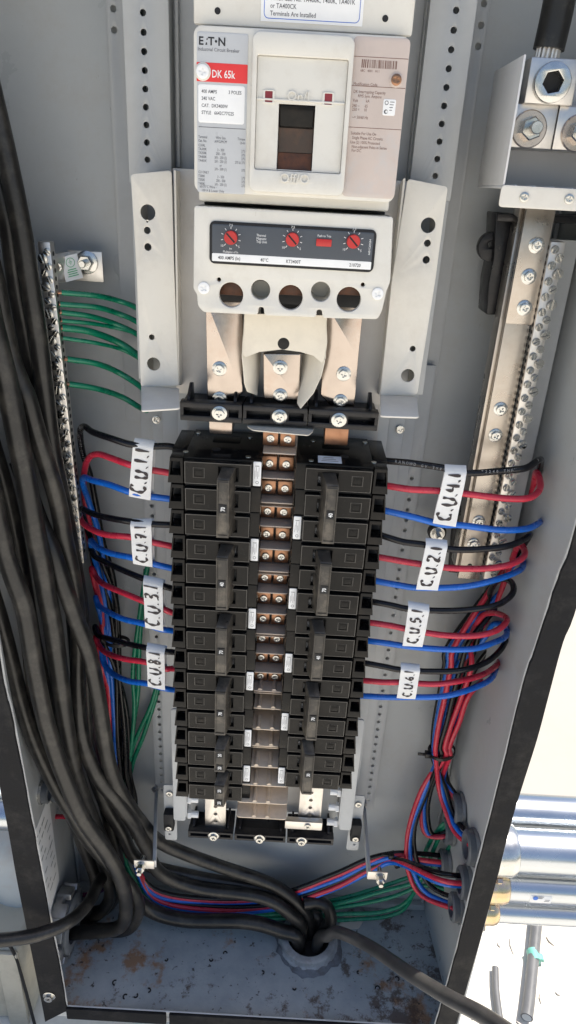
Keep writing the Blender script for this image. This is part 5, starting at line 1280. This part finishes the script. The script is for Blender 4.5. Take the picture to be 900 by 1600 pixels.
tag(o, 'black cable leaving the enclosure over the left rim', 'cable')
o = MB().tube([FH(12, -6, -50), FH(14, -8, 22)] + pp([(512,1462,68),(530,1457,60),(578,1479,26),(640,1521,-44),(700,1558,-100),(760,1590,-150),(860,1660,-230)]), 8.2, 18, 8).build('outgoing_cable', 'cable_dusty')
tag(o, 'black cable leaving the floor hub over the lower right rim', 'cable')
o = MB().tube([FH(20, 6, -50), FH(22, 8, 20)] + pp([(517,1440,96),(512,1418,102),(496,1410,104),(474,1412,100)]), 8.6, 16, 8).build('looped_cable', 'cable_black')
tag(o, 'short black cable loop rising behind the floor hub', 'cable')
# printing on wires and cables
def print_on(pts, r_, body, size, t0, step, m, label_parent, side=(0, -1, .35)):
    path = catmull(pp(pts), 14); L = [0]
    for a, b in zip(path, path[1:]): L.append(L[-1] + (b-a).length)
    mb = MB(); s = t0
    sd = Vector(side).normalized()
    for ch in body:
        if s > L[-1]: break
        i = max(j for j in range(len(L)) if L[j] <= s); i = min(i, len(path)-2)
        f_ = (s-L[i])/max(1e-6, L[i+1]-L[i]); p = path[i].lerp(path[i+1], f_); t = (path[i+1]-path[i]).normalized()
        n_ = (sd - t*sd.dot(t)).normalized(); up = n_.cross(t)
        if ch != ' ':
            Mx = Matrix(((t.x, -n_.x, up.x, 0), (t.y, -n_.y, up.y, 0), (t.z, -n_.z, up.z, 0), (0, 0, 0, 1)))
            pos = p + n_*(r_+.04)
            Mx.translation = pos - up*size*.35
            text_bm(mb, ch, 0, 0, size, 0, 'CENTER', sx=.9, mtx=Mx)
        s += step
    mb.build('print', m, label_parent)
byl = {o.get('label'): o for o in col.objects if o.get('label')}
w1 = byl['black wire of the topmost left circuit, under tag C.U.1.1']
pl = ydepth(LW['1.1k'], [46, 42, 40, 62, 92, 112, 122, 124])
print_on(pl[::-1][2:], 3.2, '454FT 30454FT     VU-1', 3.6, 62, 3.0, 'print_grey', w1)
w1 = byl['black wire of the topmost right circuit, under tag C.U.4.1']
pl = ydepth(RW['4.1k'], [46, 40, 34, 32, 34, 44, 74, 108, 124])
print_on(pl, 3.2, '  RANOWD GV TYPE   THHN  T2240 THHN-THWN-2', 3.6, 14, 3.4, 'print_grey', w1)

# ================================================================ OUTSIDE, LEFT AND RIGHT OF THE BOX
ca = thing('cabinet', 'dusty beige metal cabinet outside the lower left corner', 'cabinet', (-470, 60, GZ))
q = [P(x, y, 30) for x, y in ((0,1466),(12,1474),(24,1492),(54,1600))]
mb = MB(); mb.box(-900, -318, 30, 380, GZ, -735, 12, 3); mb.build('body', 'cabinet_paint', ca)
pl = [P(-80,1462,26), P(-10,1464,26), P(8,1471,26), P(22,1490,26), P(38,1540,26), P(62,1630,26)]
MB().tube(pl, 2.2, 8, 6).build('door_seam', 'deep_black', ca)
MB().box(-350, -322, 24, 30, GZ, -740, 2).build('edge_strip', 'cabinet_paint', ca)
tk = thing('pipe_elbow', 'pale blue-grey rounded pipe elbow outside the left rim', 'pipe', (-420, 140, -735))
MB().tube([(-700, 150, -640), (-480, 150, -640), (-400, 150, -655), (-352, 150, -700), (-345, 150, -760)], 62, 28, 8).build('pipe', 'tank_paint', tk)
for k, (Y, z, lb) in enumerate(((120, -500, 'upper galvanised conduit outside the left wall'), (90, -548, 'lower galvanised conduit outside the left wall'))):
    c = thing('conduit', lb, 'conduit', (-320, Y, z), 'galvanised conduits on the left')
    MB().lathe((XLF-12, Y, z), (-1, 0, 0), [(0, 22), (1500, 22), (1500, 20), (0, 20)], 28, cap=False).build('pipe', 'galvanised', c, angle=60)
    MB().lathe((XLF-5, Y, z), (-1, 0, 0), [(0, 24), (18, 26), (34, 26), (36, 23)], 28, cap=False).build('connector', 'zinc', c)
oc = thing('conduit_offcut', 'grey cable offcut with green tape lying on the bright ground at lower right', 'offcut', PZ(822, 1520, GZ))
pts = [PZ(842, 1405, GZ+14), PZ(838, 1450, GZ+14), PZ(833, 1500, GZ+13), PZ(827, 1560, GZ+13), PZ(823, 1590, GZ+13)]
MB().tube(pts, 9, 16, 6).build('pipe', 'offcut_grey', oc)
d = (pts[-1]-pts[-2]).normalized(); MB().lathe(pts[-1], d, [(0, 7), (.6, 7)], 16).build('cut_end', 'bare_edge', oc)
mb = MB(); c0 = PZ(834, 1494, GZ+13); mb.tube([c0 + Vector((0, -9, 0)), c0 + Vector((0, 9, 0))], 9.6, 14, 3); 
mb.hull([c0+Vector(q_) for q_ in ((6,-6,-2),(16,-7,-6),(17,4,-8),(6,5,0),(6,-6,4),(15,-6,1),(15,4,2),(6,5,4))], 1); mb.build('tape', 'tape_green', oc)
o2 = MB().tube([PZ(774, 1512, GZ+8), PZ(775, 1545, GZ+8), PZ(780, 1585, GZ+8), PZ(790, 1650, GZ+8)], 5.4, 12, 6).build('cable_offcut', 'offcut_grey')
tag(o2, 'thin grey cable offcut lying on the ground beside the black rim', 'offcut')
# dry scraps on the ground
rs = random.Random(9)
for k, (px, py) in enumerate(((845,1560),(872,1552),(812,1598),(780,1476),(860,1470),(742,1590),(800,1478))):
    c0 = PZ(px, py, GZ+1.5); a_ = rs.uniform(0, 3); L = rs.uniform(4, 14)
    u = Vector((math.cos(a_), math.sin(a_), .05)); v = Vector((-math.sin(a_), math.cos(a_), 0))*rs.uniform(2, 4)
    mb = MB(); mb.rings([[c0-u*L-v*.3, c0-u*L+v*.3, c0-u*L+v*.3+Vector((0,0,1)), c0-u*L-v*.3+Vector((0,0,1))], [c0-v, c0+v, c0+v+Vector((0,0,2)), c0-v+Vector((0,0,2))], [c0+u*L-v*.3, c0+u*L+v*.3, c0+u*L+v*.3+Vector((0,0,1)), c0+u*L-v*.3+Vector((0,0,1))]])
    o = mb.build('dry_scrap', 'leaf_paper'); tag(o, 'small dry tan scrap lying on the sunlit ground at the lower right', 'debris', 'dry scraps on the ground')
